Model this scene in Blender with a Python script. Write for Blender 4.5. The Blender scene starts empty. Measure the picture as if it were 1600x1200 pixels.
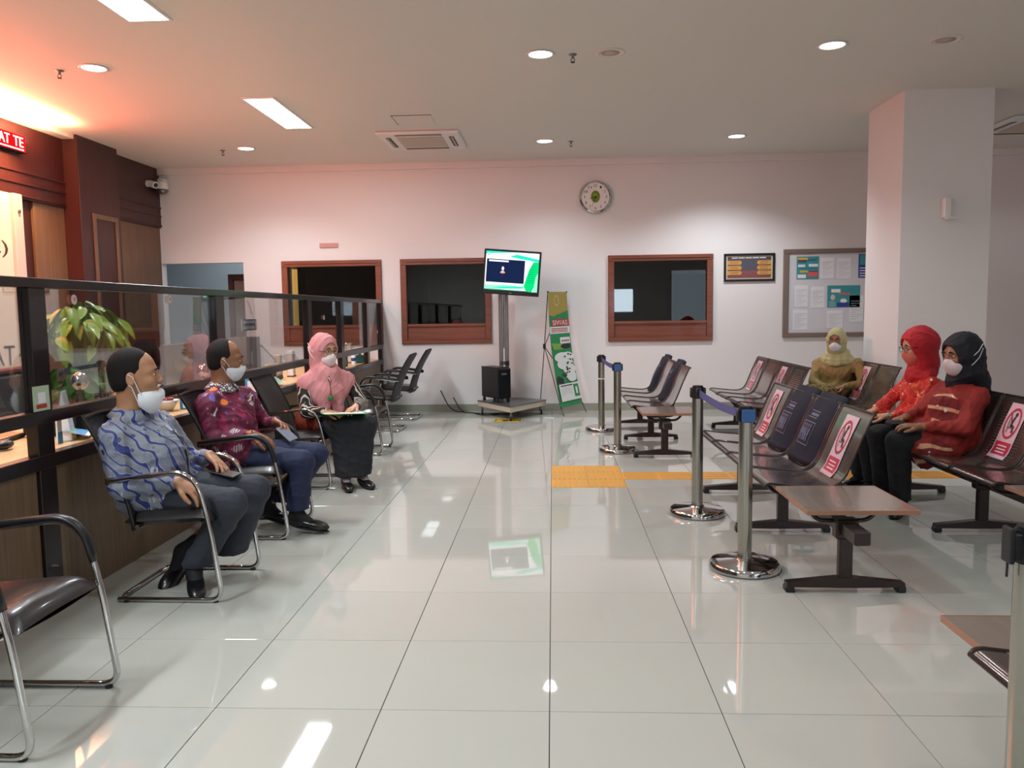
import bpy, math, random
import numpy as np
from mathutils import Vector, Matrix

random.seed(7)
SC = bpy.context.scene
COL = SC.collection
PI = math.pi


def lin(r, g, b):
    f = lambda c: ((c / 255) / 12.92) if c <= 10 else (((c / 255) + .055) / 1.055) ** 2.4
    return (f(r), f(g), f(b), 1)


# ------------------------------------------------------------------ camera
cam_d = bpy.data.cameras.new('camera')
cam = bpy.data.objects.new('camera', cam_d)
COL.objects.link(cam)
SC.camera = cam
F_PX, PITCH, YAW, ROLL, CAM_H = 1255.4, 0.0900418, -0.0518660, -0.0142576, 1.4035
cam_d.sensor_width = 36
cam_d.lens = 36 * F_PX / 1600
cam_d.clip_start = .05
_F = Vector((math.sin(YAW), math.cos(YAW), 0))
_R = Vector((math.cos(YAW), -math.sin(YAW), 0))
_U = Vector((0, 0, 1))
_F2 = _F * math.cos(PITCH) - _U * math.sin(PITCH)
_U2 = _U * math.cos(PITCH) + _F * math.sin(PITCH)
_R3 = _R * math.cos(ROLL) + _U2 * math.sin(ROLL)
_U3 = _U2 * math.cos(ROLL) - _R * math.sin(ROLL)
M = Matrix((_R3, _U3, -_F2)).transposed().to_4x4()
M.translation = Vector((0, 0, CAM_H))
cam.matrix_world = M

# ------------------------------------------------------------------ render look, world, lights
SC.view_settings.view_transform = 'Standard'
SC.view_settings.look = 'None'
SC.view_settings.exposure = 0.2
SC.view_settings.gamma = 1
SC.view_settings.use_curve_mapping = False
try:
    SC.cycles.max_bounces = 8
    SC.cycles.diffuse_bounces = 4
    SC.cycles.glossy_bounces = 4
    SC.cycles.transparent_max_bounces = 12
    SC.cycles.sample_clamp_indirect = 6
    SC.cycles.caustics_reflective = False
    SC.cycles.caustics_refractive = False
except Exception:
    pass
W = bpy.data.worlds.new('world')
SC.world = W
W.use_nodes = True
W.node_tree.nodes['Background'].inputs[0].default_value = lin(196, 214, 240)
W.node_tree.nodes['Background'].inputs[1].default_value = 3.5

CEIL = 3.47
BACK = 11.3


def light(name, kind, loc, energy, color, rot=(0, 0, 0), **kw):
    d = bpy.data.lights.new(name, kind)
    d.energy = energy
    d.color = color[:3]
    for k, v in kw.items():
        setattr(d, k, v)
    o = bpy.data.objects.new(name, d)
    COL.objects.link(o)
    o.location = loc
    o.rotation_euler = rot
    return o


DOWN = [(x, y) for y in (10.03, 6.7, 3.35, 0.0, -3.3) for x in (-3.79, -.08, 2.23, 5.9)]
PANEL = [(-2.79, y) for y in (8.37, 5.05, 1.75, -1.6)]
P_DOWN, P_PANEL = 64, 62
COOL = (.90, .96, 1.0)
for i, (x, y) in enumerate(DOWN):
    e = P_DOWN * (2.3 if (x, y) == (2.23, 10.03) else 1)
    if x > 5:
        e *= .4
    elif x > 2 and y < 4:
        e *= .55
    light('downlight_beam', 'SPOT', (x, y, CEIL - .03), e, COOL, spot_size=math.radians(134), spot_blend=.62,
          shadow_soft_size=.07)
for i, (x, y) in enumerate(PANEL):
    light('panel_beam', 'AREA', (x, y, CEIL - .035), P_PANEL, COOL, shape='RECTANGLE', size=.26, size_y=1.2)
# added bluish fill at an invented glazed opening, then the rear window's daylight
light('added_front_fill', 'AREA', (5.6, -4.85, 1.5), 30, (.80, .90, 1.0), (math.radians(90), 0, 0), shape='RECTANGLE', size=3.2, size_y=2.4)
light('window_daylight', 'AREA', (2.36, -4.85, 1.72), 14, (.80, .92, 1.0), (math.radians(90), 0, 0), shape='RECTANGLE', size=.7, size_y=.75)
# red running-text sign and the warm picture lamp over the counter
light('sign_glow', 'AREA', (-5.32, 6.6, 3.2), 48, (1.0, .13, .06), (0, math.radians(-90), 0), shape='RECTANGLE', size=.2, size_y=3.6)
light('sign_glow_up', 'AREA', (-5.3, 6.6, 3.28), 80, (1.0, .20, .11), (0, math.radians(-150), 0), shape='RECTANGLE', size=.1, size_y=3.6)
light('picture_lamp', 'SPOT', (-5.15, 7.9, 3.3), 150, (1.0, .66, .30), (0, math.radians(28), 0), spot_size=math.radians(110), spot_blend=.8, shadow_soft_size=.04)
light('cove_lamp', 'AREA', (-5.2, 6.5, 3.3), 130, (1.0, .46, .24), (0, math.radians(180 - 25), 0), shape='RECTANGLE', size=.1, size_y=4.0)
light('hall_light', 'AREA', (-5.0, 12.4, 2.75), 5, (.82, .92, 1.0), shape='RECTANGLE', size=.6, size_y=.6)
light('left_office_fill', 'AREA', (-3.1, 12.1, 2.5), .9, (1.0, .78, .6), shape='RECTANGLE', size=.4, size_y=.3)  # added unseen fill that lifts the dark left office
light('back_office_light', 'AREA', (-.6, 13.6, 2.5), 1.1, (.8, 1.0, .92), shape='RECTANGLE', size=.5, size_y=.3)


# ------------------------------------------------------------------ materials
def mat(name, col, rough=.5, metal=0., spec=.5, coat=0., emit=None, es=1., alpha=None, bump=None, noise=None, trans=0.):
    m = bpy.data.materials.new(name)
    m.use_nodes = True
    nt = m.node_tree
    b = nt.nodes['Principled BSDF']
    b.inputs['Base Color'].default_value = lin(*col) if max(col) > 1 else (*col[:3], 1)
    b.inputs['Roughness'].default_value = rough
    b.inputs['Metallic'].default_value = metal
    b.inputs['Specular IOR Level'].default_value = spec
    b.inputs['Coat Weight'].default_value = coat
    b.inputs['Coat Roughness'].default_value = .08
    b.inputs['Transmission Weight'].default_value = trans
    if emit:
        b.inputs['Emission Color'].default_value = lin(*emit)
        b.inputs['Emission Strength'].default_value = es
    if alpha is not None:
        b.inputs['Alpha'].default_value = alpha
    if noise:  # (scale, amount): slight mottling of the colour
        tc = nt.nodes.new('ShaderNodeTexCoord')
        n = nt.nodes.new('ShaderNodeTexNoise')
        n.inputs['Scale'].default_value = noise[0]
        n.inputs['Detail'].default_value = 4
        mx = nt.nodes.new('ShaderNodeMix')
        mx.data_type = 'RGBA'
        c = b.inputs['Base Color'].default_value
        mx.inputs[6].default_value = [v * (1 - noise[1]) for v in c[:3]] + [1]
        mx.inputs[7].default_value = [min(1, v * (1 + noise[1])) for v in c[:3]] + [1]
        nt.links.new(tc.outputs['Object'], n.inputs['Vector'])
        nt.links.new(n.outputs['Fac'], mx.inputs[0])
        nt.links.new(mx.outputs[2], b.inputs['Base Color'])
    if bump:  # (scale, strength)
        tc = nt.nodes.new('ShaderNodeTexCoord')
        n = nt.nodes.new('ShaderNodeTexNoise')
        n.inputs['Scale'].default_value = bump[0]
        n.inputs['Detail'].default_value = 5
        bp = nt.nodes.new('ShaderNodeBump')
        bp.inputs['Strength'].default_value = bump[1]
        bp.inputs['Distance'].default_value = .004
        nt.links.new(tc.outputs['Object'], n.inputs['Vector'])
        nt.links.new(n.outputs['Fac'], bp.inputs['Height'])
        nt.links.new(bp.outputs['Normal'], b.inputs['Normal'])
    return m


def emis(name, col, s=1.):
    m = bpy.data.materials.new(name)
    m.use_nodes = True
    nt = m.node_tree
    nt.nodes.clear()
    e = nt.nodes.new('ShaderNodeEmission')
    e.inputs[0].default_value = lin(*col)
    e.inputs[1].default_value = s
    o = nt.nodes.new('ShaderNodeOutputMaterial')
    nt.links.new(e.outputs[0], o.inputs[0])
    return m


def wood(name, c1, c2, axis='Z', scale=6., rough=.45, coat=.1):
    m = mat(name, c1, rough, coat=coat)
    nt = m.node_tree
    b = nt.nodes['Principled BSDF']
    tc = nt.nodes.new('ShaderNodeTexCoord')
    mp = nt.nodes.new('ShaderNodeMapping')
    s = {'X': (.3, 8, 8), 'Y': (8, .3, 8), 'Z': (8, 8, .3)}[axis]
    mp.inputs['Scale'].default_value = s
    n = nt.nodes.new('ShaderNodeTexNoise')
    n.inputs['Scale'].default_value = scale
    n.inputs['Detail'].default_value = 6
    r = nt.nodes.new('ShaderNodeValToRGB')
    r.color_ramp.elements[0].color = lin(*c1)
    r.color_ramp.elements[1].color = lin(*c2)
    r.color_ramp.elements[0].position = .3
    r.color_ramp.elements[1].position = .7
    nt.links.new(tc.outputs['Object'], mp.inputs[0])
    nt.links.new(mp.outputs[0], n.inputs['Vector'])
    nt.links.new(n.outputs['Fac'], r.inputs[0])
    nt.links.new(r.outputs[0], b.inputs['Base Color'])
    return m


def tint_by_object(m, amt=.03):
    """each tile a hair lighter or darker than its neighbour"""
    nt = m.node_tree
    b = nt.nodes['Principled BSDF']
    oi = nt.nodes.new('ShaderNodeObjectInfo')
    hs = nt.nodes.new('ShaderNodeHueSaturation')
    mr = nt.nodes.new('ShaderNodeMapRange')
    mr.inputs['To Min'].default_value = 1 - amt
    mr.inputs['To Max'].default_value = 1 + amt
    nt.links.new(oi.outputs['Random'], mr.inputs[0])
    nt.links.new(mr.outputs[0], hs.inputs['Value'])
    if b.inputs['Base Color'].links:
        nt.links.new(b.inputs['Base Color'].links[0].from_socket, hs.inputs['Color'])
    else:
        hs.inputs['Color'].default_value = b.inputs['Base Color'].default_value
    nt.links.new(hs.outputs[0], b.inputs['Base Color'])


def perforated(name, col, rough, metal, x0, x1, y0, y1, px, py, rad):
    """sheet steel with round holes in a window of its UV map (metres)"""
    m = mat(name, col, rough, metal, coat=.5)
    nt = m.node_tree
    b = nt.nodes['Principled BSDF']
    uv = nt.nodes.new('ShaderNodeUVMap')
    sep = nt.nodes.new('ShaderNodeSeparateXYZ')
    nt.links.new(uv.outputs[0], sep.inputs[0])

    def math_(op, a, b_=None):
        n = nt.nodes.new('ShaderNodeMath')
        n.operation = op
        for i, v in enumerate((a, b_)):
            if v is None:
                continue
            if isinstance(v, (int, float)):
                n.inputs[i].default_value = v
            else:
                nt.links.new(v, n.inputs[i])
        return n.outputs[0]
    fx = math_('SUBTRACT', math_('FRACT', math_('DIVIDE', sep.outputs[0], px)), .5)
    fy = math_('SUBTRACT', math_('FRACT', math_('DIVIDE', sep.outputs[1], py)), .5)
    fx = math_('MULTIPLY', fx, px)
    fy = math_('MULTIPLY', fy, py)
    d2 = math_('ADD', math_('MULTIPLY', fx, fx), math_('MULTIPLY', fy, fy))
    hole = math_('LESS_THAN', d2, rad * rad)
    win = None
    for k, lo, hi in ((0, x0, x1), (1, y0, y1)):
        a = math_('GREATER_THAN', sep.outputs[k], lo)
        c = math_('LESS_THAN', sep.outputs[k], hi)
        w = math_('MULTIPLY', a, c)
        win = w if win is None else math_('MULTIPLY', win, w)
    nt.links.new(math_('SUBTRACT', 1, math_('MULTIPLY', hole, win)), b.inputs['Alpha'])
    return m


def glass(name, tint=(1, 1, 1), refl=.5, ior=1.5):
    """thin pane: clear through, mirrored at grazing angles"""
    m = bpy.data.materials.new(name)
    m.use_nodes = True
    nt = m.node_tree
    nt.nodes.clear()
    t = nt.nodes.new('ShaderNodeBsdfTransparent')
    t.inputs[0].default_value = (*tint, 1)
    g = nt.nodes.new('ShaderNodeBsdfGlossy')
    g.inputs['Roughness'].default_value = .01
    f = nt.nodes.new('ShaderNodeFresnel')
    f.inputs[0].default_value = ior
    mm = nt.nodes.new('ShaderNodeMath')
    mm.operation = 'MULTIPLY'
    mm.inputs[1].default_value = refl
    mx = nt.nodes.new('ShaderNodeMixShader')
    o = nt.nodes.new('ShaderNodeOutputMaterial')
    nt.links.new(f.outputs[0], mm.inputs[0])
    nt.links.new(mm.outputs[0], mx.inputs[0])
    nt.links.new(t.outputs[0], mx.inputs[1])
    nt.links.new(g.outputs[0], mx.inputs[2])
    nt.links.new(mx.outputs[0], o.inputs[0])
    return m


MT = {}
MT['wall'] = mat('wall_paint', (234, 231, 231), .55, bump=(60, .04))
MT['ceil'] = mat('ceiling_paint', (232, 226, 218), .7)
MT['tile'] = mat('glazed_tile', (187, 188, 180), .03, spec=.6, noise=(1.3, .03))
tint_by_object(MT['tile'], .025)
MT['grout'] = mat('grout', (46, 46, 46), .8)
MT['skirt'] = mat('skirting_tile', (150, 152, 140), .2)
MT['yellow'] = mat('tactile_yellow', (216, 158, 66), .45, noise=(9, .08))
tint_by_object(MT['yellow'], .05)
MT['maroon'] = wood('maroon_wood', (66, 22, 19), (46, 15, 14), 'Z', 5, .45)
MT['tanpanel'] = wood('tan_panel_wood', (118, 88, 66), (100, 73, 54), 'Z', 5, .5)
MT['counter'] = wood('counter_veneer', (122, 98, 74), (102, 81, 61), 'Z', 7, .45)
MT['desk'] = wood('desk_laminate', (206, 170, 122), (194, 156, 108), 'Y', 3, .35)
MT['tabletop'] = wood('table_laminate', (134, 121, 110), (128, 115, 104), 'Y', 3, .22, .4)
MT['tableedge'] = mat('table_edge_band', (158, 116, 90), .4)
MT['winwood'] = wood('window_wood', (134, 74, 52), (114, 61, 43), 'X', 6, .4, .3)
MT['frame'] = mat('dark_aluminium', (40, 31, 30), .35, .3, coat=.3)
MT['black'] = mat('black_plastic', (22, 22, 24), .4)
MT['blackm'] = mat('black_matt', (14, 14, 15), .7)
MT['chrome'] = mat('chrome', (205, 205, 205), .08, 1)
MT['brushed'] = mat('brushed_steel', (178, 176, 166), .24, 1)
MT['greymetal'] = mat('grey_metal', (130, 130, 130), .35, .8)
MT['white'] = mat('white_plastic', (232, 232, 230), .4)
MT['paper'] = mat('white_paper', (236, 236, 240), .7)
MT['lamp'] = emis('lamp_white', (255, 255, 255), 9)
MT['tube'] = emis('panel_white', (250, 252, 255), 6)
MT['ledwhite'] = emis('led_letter', (255, 190, 180), 6)
MT['ledred'] = emis('led_red', (255, 16, 22), 1.6)
MT['vent'] = mat('ac_vent_dark', (40, 32, 30), .5)
MT['acgrille'] = mat('ac_grille', (196, 182, 166), .5)
MT['gla'] = glass('clear_glass', (.93, .95, .95), .55)
MT['glawin'] = glass('office_glass', (.55, .60, .58), 1.0, 1.6)
MT['leather'] = mat('black_leather', (34, 30, 30), .33, coat=.2, bump=(90, .15))
MT['mesh'] = mat('grey_mesh_fabric', (62, 60, 62), .6, bump=(400, .3))
MT['pad'] = mat('arm_pad', (24, 24, 26), .35)
MT['bench'] = mat('bench_steel', (52, 40, 37), .38, .55, coat=.25)
MT['seatsheet'] = perforated('perforated_steel', (128, 114, 108), .2, .8, -.15, .15, .10, .80, .02, .02, .0027)
MT['navy'] = mat('navy_cloth', (17, 18, 40), .85, bump=(300, .2))


# ------------------------------------------------------------------ mesh builders
class MB:
    def __init__(s):
        s.v, s.f, s.m, s.uv = [], [], [], {}

    def add(s, vs, fs, mi=0, uvs=None):
        o = len(s.v)
        s.v += [tuple(v) for v in vs]
        s.f += [tuple(i + o for i in f) for f in fs]
        s.m += [mi] * len(fs)
        if uvs:
            for i, u in enumerate(uvs):
                s.uv[o + i] = u
        return s

    def box(s, lo, hi, mi=0, mx=None):
        x0, y0, z0 = lo
        x1, y1, z1 = hi
        vs = [Vector(p) for p in ((x0, y0, z0), (x1, y0, z0), (x1, y1, z0), (x0, y1, z0), (x0, y0, z1), (x1, y0, z1), (x1, y1, z1), (x0, y1, z1))]
        if mx is not None:
            vs = [mx @ v for v in vs]
        return s.add(vs, [(0, 3, 2, 1), (4, 5, 6, 7), (0, 1, 5, 4), (1, 2, 6, 5), (2, 3, 7, 6), (3, 0, 4, 7)], mi)

    def rbox(s, lo, hi, r=.004, mi=0, mx=None):
        """box with chamfered edges"""
        lo, hi = Vector(lo), Vector(hi)
        c, h = (lo + hi) / 2, (hi - lo) / 2
        r = min(r, h.x * .9, h.y * .9, h.z * .9)
        vs, idx = [], {}
        for sx in (-1, 1):
            for sy in (-1, 1):
                for sz in (-1, 1):
                    for a in range(3):
                        d = Vector((h.x - (r if a != 0 else 0), h.y - (r if a != 1 else 0), h.z - (r if a != 2 else 0)))
                        idx[(sx, sy, sz, a)] = len(vs)
                        p = c + Vector((sx * d.x, sy * d.y, sz * d.z))
                        vs.append(mx @ p if mx is not None else p)
        fs = []
        for a in range(3):
            b, c2 = (a + 1) % 3, (a + 2) % 3
            for sg in (-1, 1):
                q = []
                for (u, w) in ((-1, -1), (1, -1), (1, 1), (-1, 1)):
                    k = [0, 0, 0]
                    k[a], k[b], k[c2] = sg, u, w
                    q.append(idx[(*k, a)])
                fs.append(tuple(q if sg > 0 else q[::-1]))
        for a in range(3):   # edges run along axis a
            b, c2 = (a + 1) % 3, (a + 2) % 3
            for u in (-1, 1):
                for w in (-1, 1):
                    def I(t, face):
                        k = [0, 0, 0]
                        k[a], k[b], k[c2] = t, u, w
                        return idx[(*k, face)]
                    q = [I(-1, b), I(1, b), I(1, c2), I(-1, c2)]
                    fs.append(tuple(q[::-1] if u * w > 0 else q))
        for sx in (-1, 1):
            for sy in (-1, 1):
                for sz in (-1, 1):
                    q = [idx[(sx, sy, sz, 0)], idx[(sx, sy, sz, 1)], idx[(sx, sy, sz, 2)]]
                    fs.append(tuple(q if sx * sy * sz > 0 else q[::-1]))
        return s.add(vs, fs, mi)

    def cyl(s, a, b, r, r2=None, n=16, mi=0, caps=True):
        a, b = Vector(a), Vector(b)
        r2 = r if r2 is None else r2
        d = (b - a).normalized()
        u = d.orthogonal().normalized()
        w = d.cross(u)
        vs = []
        for k in range(n):
            t = 2 * PI * k / n
            e = u * math.cos(t) + w * math.sin(t)
            vs += [a + e * r, b + e * r2]
        fs = [(2 * k, 2 * ((k + 1) % n), 2 * ((k + 1) % n) + 1, 2 * k + 1) for k in range(n)]
        if caps:
            fs += [tuple(2 * k for k in range(n))[::-1], tuple(2 * k + 1 for k in range(n))]
        return s.add(vs, fs, mi)

    def lathe(s, prof, n=32, mi=0, mx=None, sx=1, sy=1):
        """prof: list of (radius, z)"""
        vs, fs = [], []
        for r, z in prof:
            for k in range(n):
                t = 2 * PI * k / n
                p = Vector((r * math.cos(t) * sx, r * math.sin(t) * sy, z))
                vs.append(mx @ p if mx is not None else p)
        for i in range(len(prof) - 1):
            for k in range(n):
                k2 = (k + 1) % n
                fs.append((i * n + k, i * n + k2, (i + 1) * n + k2, (i + 1) * n + k))
        if prof[0][0] > 1e-6:
            fs.append(tuple(range(n))[::-1])
        if prof[-1][0] > 1e-6:
            fs.append(tuple((len(prof) - 1) * n + k for k in range(n)))
        return s.add(vs, fs, mi)

    def sph(s, c, r, n=14, mi=0, rz=None, mx=None):
        m = n // 2
        rx, ry, rz_ = (r, r, r) if not isinstance(r, (tuple, list)) else r
        prof_v, fs = [], []
        for i in range(m + 1):
            ph = PI * i / m
            for k in range(n):
                t = 2 * PI * k / n
                p = Vector((rx * math.sin(ph) * math.cos(t), ry * math.sin(ph) * math.sin(t), rz_ * math.cos(ph)))
                p = (mx @ p if mx is not None else p) + Vector(c)
                prof_v.append(p)
        for i in range(m):
            for k in range(n):
                k2 = (k + 1) % n
                fs.append((i * n + k, (i + 1) * n + k, (i + 1) * n + k2, i * n + k2))
        return s.add(prof_v, fs, mi)

    def tube(s, pts, r, n=10, mi=0, closed=False, flat=None):
        """sweep a circle (or an ellipse: flat=(rx, ry)) along a polyline"""
        P = [Vector(p) for p in pts]
        N = len(P)
        T = []
        for i in range(N):
            a = P[i - 1] if (i > 0 or closed) else P[0]
            b = P[(i + 1) % N] if (i < N - 1 or closed) else P[-1]
            T.append((b - a).normalized())
        u = T[0].orthogonal().normalized()
        if flat:
            u = Vector((0, 1, 0)) if abs(T[0].y) < .9 else Vector((1, 0, 0))
            u = (u - T[0] * u.dot(T[0])).normalized()
        vs, fs = [], []
        for i in range(N):
            u = (u - T[i] * u.dot(T[i])).normalized()
            w = T[i].cross(u)
            ra, rb = flat if flat else (r, r)
            for k in range(n):
                t = 2 * PI * k / n
                vs.append(P[i] + u * math.cos(t) * ra + w * math.sin(t) * rb)
        M_ = N if closed else N - 1
        for i in range(M_):
            j = (i + 1) % N
            for k in range(n):
                k2 = (k + 1) % n
                fs.append((i * n + k, i * n + k2, j * n + k2, j * n + k))
        if not closed:
            fs += [tuple(range(n))[::-1], tuple((N - 1) * n + k for k in range(n))]
        return s.add(vs, fs, mi)

    def prism(s, poly, axis, a, b, mi=0, mx=None):
        """poly: 2-D points in the two other axes (order x,y,z without axis), extruded from a to b"""
        def P(p, t):
            q = list(p)
            q.insert(axis, t)
            q = Vector(q)
            return mx @ q if mx is not None else q
        n = len(poly)
        vs = [P(p, a) for p in poly] + [P(p, b) for p in poly]
        fs = [(k, (k + 1) % n, n + (k + 1) % n, n + k) for k in range(n)]
        fs += [tuple(range(n))[::-1], tuple(range(n, 2 * n))]
        return s.add(vs, fs, mi)

    def mesh(s, name, mats, smooth=False):
        me = bpy.data.meshes.new(name)
        me.from_pydata(s.v, [], s.f)
        for m in (mats if isinstance(mats, (list, tuple)) else [mats]):
            me.materials.append(MT[m] if isinstance(m, str) else m)
        me.polygons.foreach_set('material_index', s.m)
        if s.uv:
            ul = me.uv_layers.new(name='UVMap')
            for lp in me.loops:
                ul.data[lp.index].uv = s.uv.get(lp.vertex_index, (-9, -9))
        if smooth:
            me.polygons.foreach_set('use_smooth', [True] * len(me.polygons))
            if smooth == 'auto':
                try:
                    me.set_sharp_from_angle(angle=math.radians(38))
                except Exception:
                    pass
        me.update()
        return me

    def obj(s, name, mats, parent=None, smooth=False, **kw):
        return link(name, s.mesh(name, mats, smooth), parent, **kw)


def link(name, data, parent=None, loc=None, rot=None, label=None, cat=None, group=None, kind=None):
    o = bpy.data.objects.new(name, data)
    COL.objects.link(o)
    if parent is not None:
        o.parent = parent
    if loc is not None:
        o.location = loc
    if rot is not None:
        o.rotation_euler = rot
    tag(o, label, cat, group, kind)
    return o


def tag(o, label=None, cat=None, group=None, kind=None):
    for k, v in (('label', label), ('category', cat), ('group', group), ('kind', kind)):
        if v:
            o[k] = v
    return o


def thing(name, label, cat, loc=(0, 0, 0), rz=0, group=None):
    return link(name, None, None, loc, (0, 0, rz), label, cat, group)


def copy_tree(o, parent=None):
    c = o.copy()
    COL.objects.link(c)
    if parent is not None:
        c.parent = parent
    for ch in [x for x in KIDS.get(o.name, [])]:
        copy_tree(ch, c)
    return c


KIDS = {}


def reg_children(o):
    KIDS[o.name] = list(o.children)
    for c in o.children:
        reg_children(c)


def fillet(pts, r, n=6):
    """round the corners of a polyline; r number or list"""
    P = [Vector(p) for p in pts]
    out = [P[0]]
    for i in range(1, len(P) - 1):
        rr = r[i - 1] if isinstance(r, (list, tuple)) else r
        a, b, c = P[i - 1], P[i], P[i + 1]
        d1, d2 = (a - b), (c - b)
        rr_ = min(rr, d1.length * .49, d2.length * .49)
        p, q = b + d1.normalized() * rr_, b + d2.normalized() * rr_
        for k in range(n + 1):
            t = k / n
            out.append(p * (1 - t) ** 2 + b * 2 * t * (1 - t) + q * t * t)
    out.append(P[-1])
    return out


_TXT = {}


def text_polys(s):
    """outline of a line of lettering, 1 unit tall, as (verts2d, faces)"""
    if s in _TXT:
        return _TXT[s]
    cu = bpy.data.curves.new('t', 'FONT')
    cu.body = s
    cu.size = 1
    cu.resolution_u = 2
    o = bpy.data.objects.new('t', cu)
    COL.objects.link(o)
    me = o.to_mesh()
    v = [(x.co.x, x.co.y) for x in me.vertices]
    f = [tuple(p.vertices) for p in me.polygons]
    o.to_mesh_clear()
    bpy.data.objects.remove(o)
    if v:
        x0 = min(p[0] for p in v)
        y0 = min(p[1] for p in v)
        x1 = max(p[0] for p in v)
        y1 = max(p[1] for p in v)
        h = max(y1 - y0, .01)
        w = (x1 - x0) / h
        v = [((p[0] - x0) / h, (p[1] - y0) / h) for p in v]
    else:
        w = 1
    _TXT[s] = (v, f, w)
    return _TXT[s]


class Print:
    """flat print laid on a surface: surf(u, v, h) -> point; shapes are stacked a hair apart"""
    def __init__(s, surf, step=.0004):
        s.mb, s.surf, s.h, s.step = MB(), surf, 0., step

    def _lay(s, vs, fs, mi):
        s.h += s.step
        s.mb.add([s.surf(u, v, s.h) for u, v in vs], fs, mi)
        return s

    def rect(s, u0, v0, u1, v1, mi, nu=1, nv=1):
        vs = [(u0 + (u1 - u0) * i / nu, v0 + (v1 - v0) * j / nv) for j in range(nv + 1) for i in range(nu + 1)]
        fs = [(j * (nu + 1) + i, j * (nu + 1) + i + 1, (j + 1) * (nu + 1) + i + 1, (j + 1) * (nu + 1) + i) for j in range(nv) for i in range(nu)]
        return s._lay(vs, fs, mi)

    def poly(s, pts, mi):
        return s._lay(pts, [tuple(range(len(pts)))], mi)

    def disc(s, c, ru, rv, mi, n=24, inner=0):
        if inner:
            vs = [(c[0] + ru * k * math.cos(t), c[1] + rv * k * math.sin(t)) for t in [2 * PI * i / n for i in range(n)] for k in (inner, 1)]
            fs = [(2 * i, 2 * i + 1, 2 * ((i + 1) % n) + 1, 2 * ((i + 1) % n)) for i in range(n)]
            return s._lay(vs, fs, mi)
        return s._lay([(c[0] + ru * math.cos(2 * PI * i / n), c[1] + rv * math.sin(2 * PI * i / n)) for i in range(n)], [tuple(range(n))], mi)

    def line(s, a, b, w, mi, n=1):
        a, b = Vector(a), Vector(b)
        d = (b - a).normalized()
        p = Vector((-d.y, d.x)) * w / 2
        vs, fs = [], []
        for i in range(n + 1):
            q = a + (b - a) * i / n
            vs += [tuple(q - p), tuple(q + p)]
            if i:
                fs.append((2 * i - 2, 2 * i, 2 * i + 1, 2 * i - 1))
        return s._lay(vs, fs, mi)

    def text(s, txt, u0, v0, w, h, mi):
        v, f, asp = text_polys(txt)
        return s._lay([(u0 + p[0] / asp * w, v0 + p[1] * h) for p in v], f, mi)

    def obj(s, name, mats, parent=None, **kw):
        return s.mb.obj(name, mats, parent, **kw)


def planar(o, ex, ey, n):
    o, ex, ey, n = Vector(o), Vector(ex), Vector(ey), Vector(n)
    return lambda u, v, h: o + ex * u + ey * v + n * (h + .001)


# ------------------------------------------------------------------ the setting
def wall(name, axis, pos, a0, a1, z0, z1, holes, depth, m, parent=None):
    """slab whose face lies at axis=pos; depth is signed (away from the room); holes: (a0,a1,z0,z1)"""
    A = sorted({a0, a1, *[h[0] for h in holes], *[h[1] for h in holes]})
    Z = sorted({z0, z1, *[h[2] for h in holes], *[h[3] for h in holes]})
    solid = lambda a, z: not any(h[0] < a < h[1] and h[2] < z < h[3] for h in holes)
    mb = MB()
    idx = {}

    def V(i, j, k):
        if (i, j, k) not in idx:
            idx[(i, j, k)] = len(mb.v)
            p = [A[i], pos + depth * k, Z[j]] if axis == 1 else [pos + depth * k, A[i], Z[j]]
            mb.v.append(tuple(p))
        return idx[(i, j, k)]
    nA, nZ = len(A) - 1, len(Z) - 1
    S = [[solid((A[i] + A[i + 1]) / 2, (Z[j] + Z[j + 1]) / 2) for j in range(nZ)] for i in range(nA)]
    g = lambda i, j: 0 <= i < nA and 0 <= j < nZ and S[i][j]
    for i in range(nA):
        for j in range(nZ):
            if not S[i][j]:
                continue
            mb.f += [(V(i, j, 0), V(i + 1, j, 0), V(i + 1, j + 1, 0), V(i, j + 1, 0)), (V(i, j, 1), V(i, j + 1, 1), V(i + 1, j + 1, 1), V(i + 1, j, 1))]
            if not g(i - 1, j):
                mb.f.append((V(i, j, 0), V(i, j + 1, 0), V(i, j + 1, 1), V(i, j, 1)))
            if not g(i + 1, j):
                mb.f.append((V(i + 1, j, 0), V(i + 1, j, 1), V(i + 1, j + 1, 1), V(i + 1, j + 1, 0)))
            if not g(i, j - 1):
                mb.f.append((V(i, j, 0), V(i, j, 1), V(i + 1, j, 1), V(i + 1, j, 0)))
            if not g(i, j + 1):
                mb.f.append((V(i, j + 1, 0), V(i + 1, j + 1, 0), V(i + 1, j + 1, 1), V(i, j + 1, 1)))
    mb.m = [0] * len(mb.f)
    return mb.obj(name, m, parent, kind='structure')


XL, XR, YF = -5.6, 8.2, -5.0
WINS = [(-3.826, -2.40), (-2.135, -.86), (.768, 2.21)]
WZ0, WZ1 = .962, 2.155
DOORX = (-5.565, -4.38)
wall('wall_back', 1, BACK, XL - .3, XR + .2, -.1, CEIL + .1, [(DOORX[0], DOORX[1], -.1, 2.15)] + [(a + .02, b - .02, WZ0 + .02, WZ1 - .02) for a, b in WINS], .14, 'wall')
wall('wall_front', 1, YF, XL - .3, XR + .2, -.1, CEIL + .1, [(2.0, 2.72, 1.32, 2.12), (4.0, 7.2, .05, 2.6)], -.2, 'wall')  # wide right-hand opening is added for the bluish fill
wall('wall_right', 0, XR, YF, BACK, -.1, CEIL + .1, [], .2, 'wall')
wall('wall_left', 0, XL, YF, BACK, -.1, CEIL + .1, [], -.2, 'maroon')

MB().box((XL - .3, YF - .2, CEIL), (XR + .2, BACK + .2, CEIL + .12)).obj('ceiling', 'ceil', kind='structure')
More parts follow.
